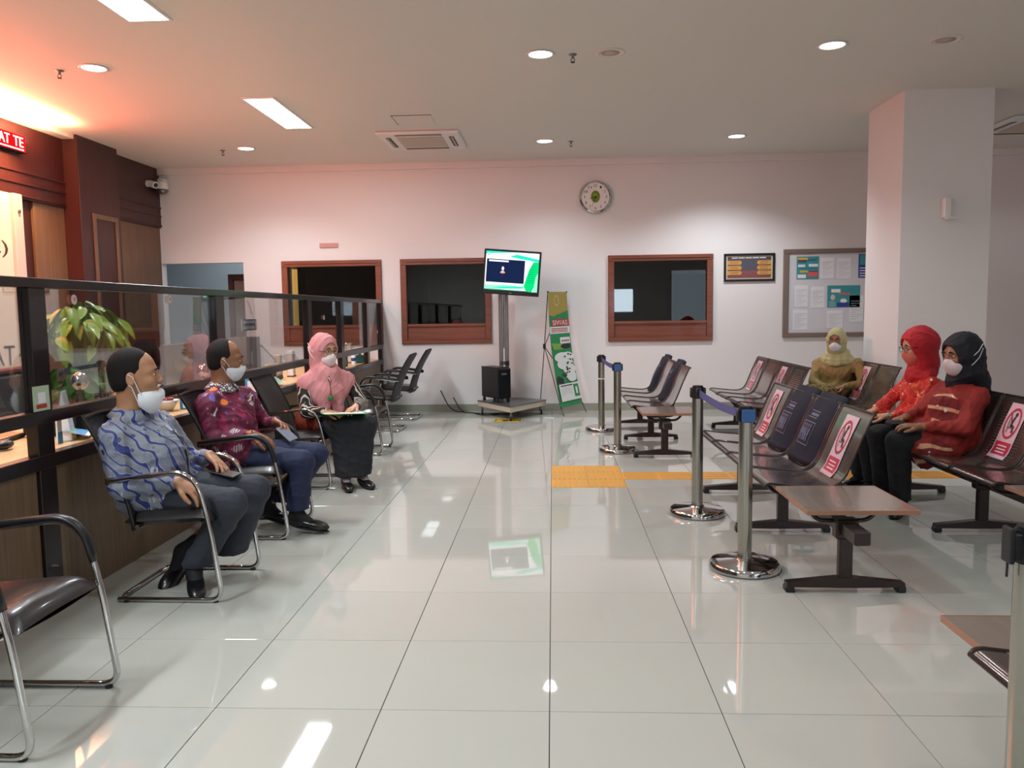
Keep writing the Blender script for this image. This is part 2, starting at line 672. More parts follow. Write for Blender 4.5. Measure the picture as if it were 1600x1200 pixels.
# shallow cornice along the back wall
MB().box((XL, BACK - .05, CEIL - .085), (XR, BACK, CEIL)).obj('trim_back', 'wall', kind='structure')

# floor: slab with tiles laid on it one by one
floor = MB().box((XL - .3, YF - .2, -.12), (XR + .2, 14.8, -.006)).obj('floor', 'grout', kind='structure')
TX0, TY0, TS, TG = -.0246, 2.7145, .6, .0030


def tile_mesh(name, w, d, m):
    mb = MB().rbox((-w / 2 + TG / 2, -d / 2 + TG / 2, -.0058), (w / 2 - TG / 2, d / 2 - TG / 2, 0), .0012)
    return mb.mesh(name, m)


tm = tile_mesh('tile', TS, TS, 'tile')
tm_cut = {}
PATCH = (TX0, TX0 + TS, TY0 + 6 * TS, TY0 + 7.5 * TS)           # 3 x 2 tactile pavers
STRIP = (TX0 + TS, XR, TY0 + 6.5 * TS, TY0 + 7 * TS)            # row running right


def add_tile(x0, x1, y0, y1):
    w, d = round(x1 - x0, 4), round(y1 - y0, 4)
    if w < .02 or d < .02:
        return
    k = (w, d)
    if k == (TS, TS):
        me = tm
    else:
        if k not in tm_cut:
            tm_cut[k] = tile_mesh('tile', w, d, 'tile')
        me = tm_cut[k]
    link('tile', me, floor, ((x0 + x1) / 2, (y0 + y1) / 2, 0))


ntile = 0
stuff = MB()
for i in range(-10, 15):
    for j in range(-13, 15):
        x0, x1 = TX0 + i * TS, TX0 + (i + 1) * TS
        y0, y1 = TY0 + j * TS, TY0 + (j + 1) * TS
        x0, x1, y1 = max(x0, XL), min(x1, XR), min(y1, BACK)
        if x1 - x0 < .02 or y1 - y0 < .02:
            continue
        cuts = []
        if PATCH[0] - .01 < (x0 + x1) / 2 < PATCH[1] + .01 and j in (6, 7):
            cuts = [] if j == 6 else [(x0, x1, y0 + .3, y1)]
        elif j == 6 and x0 > PATCH[1] - .02:
            cuts = [(x0, x1, y0, y0 + .3)]
        else:
            cuts = [(x0, x1, y0, y1)]
        inview = -2.5 < (x0 + x1) / 2 and (y0 + y1) / 2 > 1.5 and (x0 + x1) / 2 < .72 * ((y0 + y1) / 2) + .6
        for c in cuts:
            if inview and ntile < 290:
                add_tile(*c)
                ntile += 1
            else:
                stuff.rbox((c[0] + TG / 2, c[2] + TG / 2, -.0058), (c[1] - TG / 2, c[3] - TG / 2, 0), .0012)
stuff.obj('tiling', 'tile', floor, kind='stuff')
# tactile paving: raised bars
tp = MB().rbox((-.149, -.149, -.0058), (.149, .149, .0012), .001)
for k in range(-3, 4):
    tp.rbox((k * .042 - .009, -.138, .001), (k * .042 + .009, .138, .0042), .002)
tpm = tp.mesh('tactile_paver', 'yellow')
tq = MB().rbox((-.149, -.149, -.0058), (.149, .149, .0012), .001)
for k in range(-3, 4):
    tq.rbox((-.138, k * .042 - .009, .001), (.138, k * .042 + .009, .0042), .002)
tqm = tq.mesh('tactile_paver', 'yellow')
for a in range(2):
    for b in range(3):
        link('tactile_paver', tpm, floor, (PATCH[0] + .15 + .3 * a, PATCH[2] + .15 + .3 * b, 0))
k = 0
while STRIP[0] + .3 * k + .3 <= XR + .01:
    link('tactile_paver', tqm, floor, (STRIP[0] + .15 + .3 * k, STRIP[2] + .15, 0))
    k += 1

# skirting along the back wall
MB().box((DOORX[1] + .02, BACK - .012, 0), (XR, BACK, .1)).obj('baseboard_back', 'skirt', kind='structure')
MB().box((XR - .012, YF, 0), (XR, BACK - .012, .1)).obj('baseboard_right', 'skirt', kind='structure')

# the square column
cx0, cx1, cy0, cy1 = 3.40, 4.245, 8.13, 9.0
MB().box((cx0, cy0, 0), (cx1, cy1, CEIL)).obj('wall_column', 'wall', kind='structure')
mb = MB()
mb.box((cx0 - .01, cy0 - .01, 0), (cx1 + .01, cy1 + .01, .1))
mb.obj('baseboard_column', 'skirt', kind='structure')

# windows of the back wall
for n, (a, b) in enumerate(WINS):
    wroot = link('window_%d' % (n + 1), None, None, ((a + b) / 2, BACK, 0), kind='structure')
    hw = (b - a) / 2
    f = MB()
    t = .085
    for lo, hi in (((-hw, -.035, WZ1 - t), (hw, .12, WZ1)), ((-hw, -.035, WZ0), (hw, .12, WZ0 + .06)),
                   ((-hw, -.035, WZ0 + .06), (-hw + t, .12, WZ1 - t)), ((hw - t, -.035, WZ0 + .06), (hw, .12, WZ1 - t))):
        f.rbox(lo, hi, .006)
    i = t * .55
    f.rbox((-hw + i, -.05, WZ1 - i), (hw - i, -.03, WZ1 - i + .018), .003)
    f.obj('window_frame', 'winwood', wroot)
    MB().rbox((-hw + t, -.005, WZ0 + .06), (hw - t, .05, 1.225), .004).rbox((-hw + t, -.03, 1.205), (hw - t, .04, 1.245), .005).obj('wood_panel', 'winwood', wroot)
    MB().box((-hw + t, .02, 1.245), (hw - t, .026, WZ1 - t)).obj('glass_pane', 'glawin', wroot)

# tinted glazing of the opening added for fill, unseen behind the camera
MT['glafill'] = glass('tinted_glass', (.16, .19, .21), .6)
we = link('window_4', None, None, (5.6, YF, 0), kind='structure')
for k in range(3):
    MB().box((-1.6 + k * 1.07, -.10, .05), (-.54 + k * 1.07, -.09, 2.6)).obj('glass_pane', 'glafill', we)
for k in range(4):
    MB().rbox((-1.625 + k * 1.07, -.14, .05), (-1.575 + k * 1.07, -.05, 2.6), .004).obj('mullion', 'frame', we)

# dim rooms behind those windows
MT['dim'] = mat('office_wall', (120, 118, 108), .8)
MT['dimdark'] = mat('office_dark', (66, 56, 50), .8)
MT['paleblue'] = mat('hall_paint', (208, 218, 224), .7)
room = MB()
room.box((-4.2, 14.4, -.1), (XR, 14.5, 2.7)).box((-4.2, 11.44, 2.6), (XR, 14.5, 2.7)).box((-4.25, 11.44, -.1), (-4.15, 14.5, 2.7)).box((XR - .1, 11.44, 0), (XR, 14.5, 2.7))
room.box((.2, 12.6, -.1), (.28, 14.4, 2.6)).box((-1.0, 12.9, -.1), (-.94, 14.4, 2.6)).box((-2.3, 11.44, -.1), (-2.24, 14.4, 2.6))
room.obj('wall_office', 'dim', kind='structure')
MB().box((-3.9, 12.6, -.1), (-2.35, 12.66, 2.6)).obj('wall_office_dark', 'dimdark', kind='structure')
hallw = MB()
hallw.box((-8.1, 11.34, -.1), (-5.9, 11.44, 2.9))
hallw.box((-8.1, 11.44, -.12), (-5.9, 13.3, -.001))
hallw.box((-8.0, 13.2, -.1), (-4.3, 13.3, 2.9)).box((-8.0, 11.44, 2.8), (-4.3, 13.3, 2.9)).box((-4.35, 11.44, -.1), (-4.26, 13.2, 2.9)).box((-8.1, 11.44, -.1), (-8.0, 13.3, 2.9))
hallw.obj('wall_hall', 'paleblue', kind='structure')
# the open doorway and the door standing in the passage
d = link('door_1', None, None, (-4.56, 12.0, 0), kind='structure')
mb = MB()
mb.rbox((-.32, -.05, 0), (-.24, .05, 2.02), .004).rbox((.2, -.05, 0), (.28, .05, 2.02), .004).rbox((-.24, -.05, 1.93), (.2, .05, 2.02), .004)
mb.obj('door_frame', MT['maroon'], d)
MT['doorgrey'] = mat('door_grey', (118, 116, 110), .5)
MB().rbox((-.24, -.02, .01), (.2, .02, 1.93), .004).obj('door_panel', 'doorgrey', d)
MB().cyl((-.19, -.05, 1.0), (-.19, -.02, 1.0), .012).rbox((-.2, -.06, .99), (-.08, -.045, 1.01), .003).obj('door_handle', 'chrome', d)

# maroon panelling of the left wall
lw = MB()
lw.box((XL, 2.0, 2.65), (XL + .06, 9.05, CEIL - .02)).box((XL, 9.9, 2.65), (XL + .06, BACK, CEIL))
lw.obj('trim_fascia', 'maroon', kind='structure')
g = MB()
for z in (2.67, 2.80, 2.92):
    g.rbox((XL + .058, 2.0, z), (XL + .075, 9.05, z + .02), .003)
    g.rbox((XL + .058, 9.9, z), (XL + .075, BACK, z + .02), .003)
g.obj('trim_mouldings', 'maroon', kind='structure')
MB().rbox((XL, 9.05, 0), (XL + .23, 9.9, CEIL), .005).obj('trim_pilaster', 'maroon', kind='structure')
p = MB()
p.rbox((XL + .228, 9.28, .5), (XL + .245, 9.34, 2.62), .003).rbox((XL + .228, 9.76, .5), (XL + .245, 9.82, 2.62), .003).rbox((XL + .228, 9.34, 2.56), (XL + .245, 9.76, 2.62), .003)
p.obj('trim_pilaster_frame', 'tanpanel', kind='structure')
MB().rbox((XL, 9.9, 1.2), (XL + .035, BACK, 2.65), .003).obj('trim_panel_far', 'tanpanel', kind='structure')
MB().rbox((XL, 8.5, 0), (XL + .035, 9.05, 2.65), .003).obj('trim_panel_near', 'tanpanel', kind='structure')
MB().rbox((XL, 9.9, 1.1), (XL + .07, BACK - .1, 1.2), .004).rbox((XL, 10.95, .0), (XL + .07, BACK - .1, 1.1), .004).obj('trim_dado', 'maroon', kind='structure')
# pale cove edge where the ceiling meets the fascia
MB().box((XL + .06, 2.0, CEIL - .05), (XL + .2, 9.05, CEIL - .001)).obj('trim_cove', 'ceil', kind='structure')

# ------------------------------------------------------------------ ceiling fittings
def disc_light(x, y, label=None):
    r = thing('ceiling_downlight', label or 'round recessed downlight shining in the white ceiling', 'light', (x, y, CEIL), group='round downlights')
    MB().lathe([(.112, 0), (.118, -.006), (.10, -.010), (.092, -.002), (.092, 0)], 28).obj('trim_ring', 'white', r, True)
    MB().cyl((0, 0, -.004), (0, 0, -.001), .09, n=28).obj('lens', 'lamp', r)
    return r


dl_lab = {(-3.79, 6.7): 'round downlight above the counter, the nearer one at left', (-3.79, 10.03): 'small round downlight far left near the back wall',
          (-.08, 6.7): 'round downlight overhead mid ceiling, beside the nearer sprinkler', (-.08, 10.03): 'round downlight far back in the middle, above the television',
          (2.23, 6.7): 'round downlight at right, nearer row, left of the column', (2.23, 10.03): 'dazzling round downlight far back at right of the clock'}
for (x, y) in DOWN:
    lab = 'round downlight %s, %s' % ({-3.79: 'over the counter', -.08: 'over the aisle', 2.23: 'over the benches', 5.9: 'right of the column'}.get(x), {10.03: 'row nearest the back wall', 6.7: 'second row from the back wall', 3.35: 'third row from the back wall', 0.0: 'row above the camera', -3.3: 'row behind the camera'}.get(y))
    lab = next((v for k, v in dl_lab.items() if abs(k[0] - x) < .01 and abs(k[1] - y) < .01), lab)
    disc_light(x, y, lab)
for i, (x, y) in enumerate(PANEL):
    lab = {2: 'rectangular ceiling light panel above the nearest chair', 3: 'rectangular ceiling light panel behind the camera', 0: 'rectangular louvred ceiling light panel above the seated people, the farther one', 1: 'bright rectangular ceiling light panel at the top edge, nearer one'}.get(i, 'rectangular ceiling light panel over the counter')
    r = thing('ceiling_light_panel', lab, 'light', (x, y, CEIL), group='rectangular light panels')
    MB().box((-.145, -.62, -.004), (.145, .62, -.001)).obj('diffuser', 'tube', r)
    f = MB()
    for lo, hi in (((-.16, -.64, -.014), (-.142, .64, 0)), ((.142, -.64, -.014), (.16, .64, 0)), ((-.142, -.64, -.014), (.142, -.622, 0)), ((-.142, .622, -.014), (.142, .64, 0))):
        f.box(lo, hi)
    f.obj('frame', 'white', r)
    l = MB()
    for k in range(13):
        yy = -.57 + k * .095
        l.box((-.142, yy - .0015, -.013), (.142, yy + .0015, -.005))
    l.box((-.003, -.62, -.013), (.003, .62, -.005))
    o = l.obj('louvre', 'white', r, kind='stuff')
for (x, y, lab) in ((.181, 6.74, 'small ceiling sprinkler right of the nearer middle downlight'), (.242, 10.1, 'small ceiling sprinkler right of the far middle downlight'),
                    (-4.116, 6.75, 'reddish ceiling sprinkler at far left above the counter'), (-4.12, 10.12, 'tiny ceiling sprinkler left of the far left downlight')):
    s = thing('ceiling_sprinkler', lab, 'sprinkler', (x, y, CEIL), group='ceiling sprinklers')
    MB().lathe([(.032, 0), (.034, -.004), (.012, -.008), (.010, -.03), (.006, -.034)], 14).obj('escutcheon', 'greymetal', s, True)
    MB().tube([(.010, 0, -.03), (.016, 0, -.045), (.004, 0, -.062)], .0028, 6).tube([(-.010, 0, -.03), (-.016, 0, -.045), (-.004, 0, -.062)], .0028, 6).lathe([(.0001, -.060), (.018, -.061), (.018, -.064), (.0001, -.066)], 12).obj('deflector', 'blackm', s)
for (x, y, lab) in ((.484, 6.72, 'round ceiling loudspeaker grille right of the sprinkler'), (3.087, 6.66, 'round ceiling loudspeaker grille near the column')):
    s = thing('ceiling_speaker', lab, 'speaker', (x, y, CEIL))
    MB().lathe([(.118, 0), (.12, -.005), (.10, -.009), (.098, -.004)], 28).obj('rim', 'ceil', s, True)
    MB().lathe([(.098, -.003), (.0001, -.007)], 28).obj('grille', 'acgrille', s, True)


def cassette(x, y, lab):
    r = thing('air_conditioner', lab, 'air conditioner', (x, y, CEIL))
    b = MB()
    b.rbox((-.48, -.48, -.035), (.48, .48, -.001), .02)
    b.obj('panel', 'white', r)
    MB().rbox((-.27, -.27, -.043), (.27, .27, -.033), .01).obj('intake_grille', 'acgrille', r)
    for k in range(4):
        mx = Matrix.Rotation(k * PI / 2, 4, 'Z')
        MB().rbox((-.27, -.40, -.037), (.27, -.34, -.032), .006, 0, mx).obj('air_slot', 'vent', r)
        MB().rbox((-.26, -.385, -.046), (.26, -.365, -.036), .004, 0, mx).obj('air_flap', 'acgrille', r)
    return r


cassette(-1.53, 9.76, 'square ceiling cassette air conditioner left of the middle, above the second window')
cassette(5.55, 9.76, 'square ceiling cassette air conditioner at right edge, behind the column')
r = thing('ceiling_hatch', 'plain access hatch in the ceiling beside the air conditioner', 'hatch', (-1.47, 8.8, CEIL))
MB().rbox((-.205, -.205, -.008), (.205, .205, -.002), .003).obj('hatch_panel', 'ceil', r)
e = MB()
for lo, hi in (((-.215, -.215, -.003), (-.207, .215, 0)), ((-.215, -.215, -.003), (.215, -.207, 0))):
    e.box(lo, hi)
e.obj('hatch_gap', 'vent', r)

# ------------------------------------------------------------------ back wall things
ck = thing('wall_clock', 'silver rimmed round wall clock with green centre', 'clock', (.60, BACK, 2.953))
MB().lathe([(.0001, .0), (.215, .0), (.226, .02), (.216, .040), (.198, .046), (.188, .036)], 40, 0, Matrix.Rotation(PI / 2, 4, 'X')).obj('rim', 'chrome', ck, 'auto')
MT['clockface'] = mat('clock_face', (240, 236, 234), .35)
MT['clockgreen'] = mat('clock_green', (110, 140, 30), .4)
MT['ink'] = mat('ink', (40, 40, 44), .6)
MT['yellowgreen'] = mat('clock_yellow', (190, 190, 60), .5)
P = Print(planar((0, -.036, 0), (1, 0, 0), (0, 0, 1), (0, -1, 0)))
P.disc((0, 0), .192, .192, 0, 40)
P.disc((0, .005), .062, .082, 1, 30)
P.disc((0, .02), .022, .022, 2, 20, .55)
for h in range(1, 13):
    a = PI / 2 - h * PI / 6
    s_ = str(h)
    P.text(s_, .148 * math.cos(a) - .012 * len(s_), .150 * math.sin(a) - .017, .022 * len(s_), .034, 3)
P.obj('dial', ['clockface', 'clockgreen', 'yellowgreen', 'ink'], ck)
hnd = MB()
for ang, l, w in ((8.55 * 30, .085, .007), (33.5 * 6, .135, .005)):
    a = math.radians(90 - ang)
    dx, dz = math.cos(a), math.sin(a)
    hnd.cyl((-dx * .02, -.042, -dz * .02), (dx * l, -.042, dz * l), w / 1.6, w / 3, 6)
hnd.cyl((0, -.046, 0), (0, -.038, 0), .01)
hnd.obj('hands', 'ink', ck)

MT['pinkplate'] = mat('plate', (205, 150, 146), .5)
r = thing('wall_plaque', 'small pinkish blank sign plate on the back wall above the left window', 'sign', (-3.14, BACK, 2.365))
MB().rbox((-.13, -.02, -.032), (.13, 0, .032), .004).obj('plate', 'pinkplate', r)

cc = thing('dome_camera', 'white dome security camera hanging in the far left corner', 'camera', (-5.44, BACK, 3.17))
MB().rbox((-.05, -.16, .10), (.05, 0, .15), .01).cyl((0, -.12, .10), (0, -.12, .0), .075, .085, 24).cyl((0, -.12, .1), (0, -.12, .13), .075, .04, 24).obj('housing', 'white', cc, 'auto')
MB().lathe([(.082, 0), (.074, -.03), (.05, -.055), (.0001, -.068)], 24, 0, Matrix.Translation((0, -.12, 0))).obj('dome', 'greymetal', cc, True)
c2 = thing('small_camera', 'little cream security camera on the maroon fascia in the corner', 'camera', (XL + .06, 10.95, 3.22))
MB().cyl((0, 0, 0), (.04, 0, 0), .045, n=18).cyl((.04, 0, 0), (.14, -.04, -.03), .045, n=18).obj('body', 'white', c2, 'auto')
MB().cyl((.14, -.04, -.03), (.148, -.043, -.033), .03, n=16).obj('lens', 'black', c2)

MT['cream'] = mat('cream', (214, 200, 176), .5)
MT['amber'] = mat('amber', (212, 158, 78), .5)
MT['slate'] = mat('slate', (86, 84, 98), .5)
MT['plum'] = mat('plum', (136, 82, 86), .5)
MT['dkgrey'] = mat('dark_grey', (70, 68, 66), .5)
fp = thing('framed_poster', 'black framed poster with amber arrow labels on the back wall', 'poster', (2.70, BACK, 1.96))
W2, H2 = .345, .19
f = MB()
for lo, hi in (((-W2, -.03, H2 - .03), (W2, 0, H2)), ((-W2, -.03, -H2), (W2, 0, -H2 + .03)), ((-W2, -.03, -H2 + .03), (-W2 + .03, 0, H2 - .03)), ((W2 - .03, -.03, -H2 + .03), (W2, 0, H2 - .03))):
    f.rbox(lo, hi, .004)
f.obj('frame', 'black', fp)
P = Print(planar((0, -.012, 0), (1, 0, 0), (0, 0, 1), (0, -1, 0)))
P.rect(-W2 + .028, -H2 + .028, W2 - .028, H2 - .028, 0)
P.rect(-W2 + .05, -H2 + .045, W2 - .05, H2 - .045, 2)
P.rect(-W2 + .05, -H2 + .045, W2 - .05, -.04, 3)
P.rect(-W2 + .05, H2 - .075, W2 - .05, H2 - .045, 4)
for k in range(5):
    P.rect(-.24 + k * .095, H2 - .066, -.155 + k * .095, H2 - .054, 5)
for k in range(3):
    z = .065 - k * .07
    P.poly([(-W2 + .05, z - .028), (-.12, z - .028), (-.10, z), (-.12, z + .028), (-W2 + .05, z + .028)], 1)
    P.poly([(W2 - .05, z - .028), (W2 - .05, z + .028), (.12, z + .028), (.10, z), (.12, z - .028)], 1)
    for sx in (-1, 1):
        for q in (-.012, .01):
            P.rect(sx * .20 - .06, z + q - .003, sx * .20 + .05, z + q + .003, 6)
P.obj('print', ['cream', 'amber', 'slate', 'plum', 'dkgrey', 'paper', 'plum'], fp)
nb = thing('notice_board', 'large notice board in a taupe frame pinned with posters, partly behind the column', 'notice board', (4.0, BACK, 1.595))
MT['taupe'] = mat('taupe_frame', (128, 112, 102), .5)
MT['board'] = mat('board_white', (216, 216, 222), .6)
f = MB()
W2, H2 = .84, .60
for lo, hi in (((-W2, -.035, H2 - .06), (W2, 0, H2)), ((-W2, -.035, -H2), (W2, 0, -H2 + .06)), ((-W2, -.035, -H2 + .06), (-W2 + .07, 0, H2 - .06)), ((W2 - .07, -.035, -H2 + .06), (W2, 0, H2 - .06))):
    f.rbox(lo, hi, .005)
f.obj('frame', 'taupe', nb)
MB().box((-W2 + .06, -.01, -H2 + .05), (W2 - .06, -.002, H2 - .05)).obj('board_panel', 'board', nb)
MT['teal'] = mat('teal', (62, 150, 156), .6)
MT['yel'] = mat('yellow_print', (226, 180, 50), .6)
MT['coral'] = mat('coral', (220, 96, 100), .6)
MT['royal'] = mat('royal_blue', (44, 64, 150), .6)
MT['faint'] = mat('faint_print', (186, 188, 200), .7)
MT['purpled'] = mat('purple_print', (84, 72, 110), .6)


def px_board(u, v):   # photo frame of the board -> local metres
    return ((u - 1220) / 139 * 1.20 + -.84, .60 - (v - 385) / 145 * 1.27 + .03)


def sheet(name, x0, z0, x1, z1, mats, fn, label=None):
    P = Print(planar((0, -.012, 0), (1, 0, 0), (0, 0, 1), (0, -1, 0)))
    P.rect(x0, z0, x1, z1, 0)
    if fn:
        fn(P, x0, z0, x1 - x0, z1 - z0)
    return P.obj(name, mats, nb, label=label)


def po1(P, x, z, w, h):
    P.rect(x + .04 * w, z + .86 * h, x + .5 * w, z + .95 * h, 1)
    P.rect(x + .06 * w, z + .74 * h, x + .45 * w, z + .84 * h, 5)
    P.rect(x + .5 * w, z + .82 * h, x + .88 * w, z + .86 * h, 4)
    P.rect(x + .06 * w, z + .54 * h, x + .38 * w, z + .65 * h, 3)
    P.rect(x + .54 * w, z + .55 * h, x + .96 * w, z + .67 * h, 3)
    P.rect(x + .15 * w, z + .47 * h, x + .9 * w, z + .485 * h, 4)
    P.rect(x + .15 * w, z + .30 * h, x + .5 * w, z + .38 * h, 1)
    P.rect(x + .5 * w, z + .12 * h, x + .96 * w, z + .32 * h, 2)
    P.rect(x + .55 * w, z + .33 * h, x + .95 * w, z + .37 * h, 5)
    P.rect(x + .04 * w, z + .05 * h, x + .42 * w, z + .21 * h, 3)


def po2(P, x, z, w, h):
    P.rect(x + .12 * w, z + .68 * h, x + .4 * w, z + .84 * h, 3)
    P.disc((x + .17 * w, z + .46 * h), .03, .04, 6, 16)
    P.disc((x + .50 * w, z + .30 * h), .045, .03, 3, 16)
    P.rect(x + .35 * w, z + .58 * h, x + .7 * w, z + .66 * h, 2)
    P.rect(x + .3 * w, z + .03 * h, x + .66 * w, z + .22 * h, 4)
    for k in range(3):
        P.rect(x + .06 * w, z + (.06 + .09 * k) * h, x + .26 * w, z + (.08 + .09 * k) * h, 3)


def po3(P, x, z, w, h):
    P.rect(x + .05 * w, z + .55 * h, x + .45 * w, z + .97 * h, 1)
    P.rect(x + .5 * w, z + .55 * h, x + .95 * w, z + .97 * h, 2)
    for k in range(4):
        P.rect(x + .05 * w, z + (.06 + .11 * k) * h, x + .95 * w, z + (.10 + .11 * k) * h, 3)


def doc(P, x, z, w, h):
    for k in range(9):
        P.rect(x + .1 * w, z + (.1 + .085 * k) * h, x + (.5 + .4 * ((k * 7) % 3) / 2) * w, z + (.115 + .085 * k) * h, 1)


TE = ['teal', 'yel', 'coral', 'paper', 'royal', 'purpled', 'cream']
sheet('poster', -.66, .19, -.36, .50, TE, po1, 'teal poster with yellow, white and coral boxes')
sheet('poster', -.24, -.20, .20, .10, TE, po2, 'teal poster with a white cloud')
sheet('poster', .17, .20, .50, .52, ['royal', 'teal', 'yel', 'paper'], po3, 'blue poster with teal and yellow top')
PP = ['paper', 'faint']
sheet('notice_sheet', -.34, .20, -.16, .48, PP, doc)
sheet('notice_sheet', -.12, .19, .07, .47, PP, doc)
sheet('notice_sheet', -.68, -.18, -.50, .11, PP, doc)
sheet('notice_sheet', -.46, -.20, -.28, .09, PP, doc)
sheet('notice_sheet', -.70, -.50, -.50, -.22, PP, doc)
sheet('notice_sheet', -.24, -.48, -.02, -.24, PP, doc)
sheet('notice_sheet', .06, -.40, .25, -.04, PP, doc)
sheet('notice_sheet', .26, -.45, .45, .10, PP, doc)

# little unit on the column
cb = thing('wall_dispenser', 'small white sensor unit on the front of the column', 'sensor', (3.83, cy0, 2.34))
MB().rbox((-.055, -.07, -.10), (.02, 0, .10), .012).obj('housing', 'white', cb)
MB().rbox((-.03, -.085, -.11), (.05, -.01, -.085), .006).sph((.045, -.03, .06), .012).obj('bracket', 'white', cb)

# ------------------------------------------------------------------ red running text sign and the picture panel on the left wall
sg = thing('led_sign', 'red glowing running text display on the maroon fascia', 'sign', (XL + .06, 6.36, 3.2))
MB().rbox((0, -2.0, -.085), (.07, 1.96, .09), .006).obj('housing', 'black', sg)
P = Print(planar((.071, 0, 0), (0, 1, 0), (0, 0, 1), (1, 0, 0)))
P.rect(-1.95, -.08, 1.93, .085, 0)
P.rect(-1.9, -.068, 1.9, -.056, 1)
x = 1.90
for w_ in ('TE', 'UPAT'):
    ww = .08 * len(w_)
    x -= ww
    P.text(w_, x, -.035, ww - .008, .10, 1)
    P.text(w_, x + .005, -.035, ww - .008, .10, 1)
    x -= .05
P.obj('display', ['ledred', 'ledwhite'], sg)
MT['signpanel'] = mat('sign_panel_white', (226, 214, 200), .5)
MT['signtext'] = mat('sign_lettering', (70, 40, 34), .5)
MT['signedge'] = mat('sign_edge', (210, 190, 186), .4)
sp = thing('sign_panel', 'tall pale lit sign panel on the left wall above the counter', 'sign', (XL + .03, 0, 0))
MB().rbox((0, 5.6, .62), (.05, 8.06, 2.68), .004).obj('panel', 'signpanel', sp)
MB().rbox((0, 8.06, .62), (.09, 8.20, 2.68), .006).obj('edge', 'signedge', sp)
P = Print(planar((.051, 0, 0), (0, 1, 0), (0, 0, 1), (1, 0, 0)))
P.text('E)', 7.72, 2.02, .26, .17, 0)
P.text('AT', 7.62, .93, .36, .20, 0)
P.obj('lettering', ['signtext'], sp)
for (y, z) in ((8.13, 2.5), (8.13, .8)):
    MB().cyl((.09, y, z), (.105, y, z), .018, n=12).obj('stud', 'greymetal', sp)

# ------------------------------------------------------------------ counter with its glazed screen
CXF = -2.42
PY0, PY1 = 1.2, BACK
ct = thing('service_counter', 'long brown veneer service counter carrying a dark framed glass screen', 'counter', (CXF, 0, 0))
for k, (a, b) in enumerate(((1.2, 3.60), (3.74, 5.65), (5.82, 7.82), (7.97, 9.6), (9.6, 11.28))):
    MB().rbox((-.04, a + .003, .0), (-.005, b - .003, .69), .003).obj('front_panel', 'counter', ct)
MB().rbox((-.75, 1.2, .715), (-.005, 11.28, .755), .004).obj('desk_top', 'desk', ct)
MB().rbox((-.74, 1.2, .0), (-.70, 11.28, .715), .004).obj('back_panel', 'counter', ct)
MB().box((-.70, 1.2, .0), (-.05, 11.28, .03)).obj('plinth', 'counter', ct)

scn = ct
POSTS = [(3.60, 3.725), (5.66, 5.81), (7.83, 7.96), (9.06, 9.19), (10.34, 10.45), (11.2, 11.285)]
for k, (a, b) in enumerate(POSTS):
    z0 = 0 if k in (0, 5) else .69
    MB().rbox((-.045, a, z0), (.012, b, 1.545), .003).obj('post', 'frame', scn)
MB().rbox((-.05, 1.2, 1.545), (.014, 11.285, 1.592), .003).obj('top_rail', 'frame', scn)
MB().rbox((-.05, 1.2, .905), (.014, 11.285, .965), .003).obj('middle_rail', 'frame', scn)
MB().rbox((-.05, 1.2, .69), (.014, 11.285, .757), .003).obj('bottom_rail', 'frame', scn)
ys = [1.2] + [v for p_ in POSTS for v in p_]
for k in range(0, len(ys) - 1, 2):
    MB().box((-.022, ys[k], .965), (-.018, ys[k + 1], 1.545)).obj('glass_pane', 'gla', scn)
# a hanging sign and small round stickers on the glass
hs = thing('hanging_sign', 'small white sign with black border hung inside the screen glass', 'sign', (CXF - .06, 6.47, 1.325))
P = Print(planar((.0, 0, 0), (0, 1, 0), (0, 0, 1), (1, 0, 0)))
P.rect(-.155, -.045, .155, .045, 0)
for k in range(8):
    P.rect(-.12 + .03 * k, -.010, -.098 + .03 * k, .012, 1)
for a_, b_ in (((-.15, .04), (.15, .04)), ((-.15, -.04), (.15, -.04)), ((-.15, -.04), (-.15, .04)), ((.15, -.04), (.15, .04))):
    P.line(a_, b_, .008, 1)
P.obj('plate', ['paper', 'ink'], hs)
MB().box((-.004, -.155, -.045), (.0, .155, .045)).obj('backing', 'paper', hs)
MB().tube([(0, -.02, .20), (0, .05, .12), (0, .10, .045)], .002, 6).obj('string', 'ink', hs)
MT['sticker'] = mat('sticker', (226, 205, 200), .5)
for (y, z, lab) in ((3.99, 1.495, 'round pale sticker on the screen glass, nearest, above the plant'), (5.02, 1.51, 'round pale sticker on the screen glass in the second bay'), (8.46, 1.368, 'round pale sticker on the screen glass in the middle bay'), (11.05, 1.15, 'round pale sticker on the screen glass in the end bay')):
    s = link('sticker', None, None, (CXF - .012, y, z))
    tag(s, lab, 'sticker', 'glass stickers')
    Print(planar((0, 0, 0), (0, 1, 0), (0, 0, 1), (1, 0, 0))).disc((0, 0), .026, .026, 0, 16).disc((.004, .003), .012, .010, 1, 12).obj('disc', ['sticker', 'pinkplate'], s)

DZ = .7565
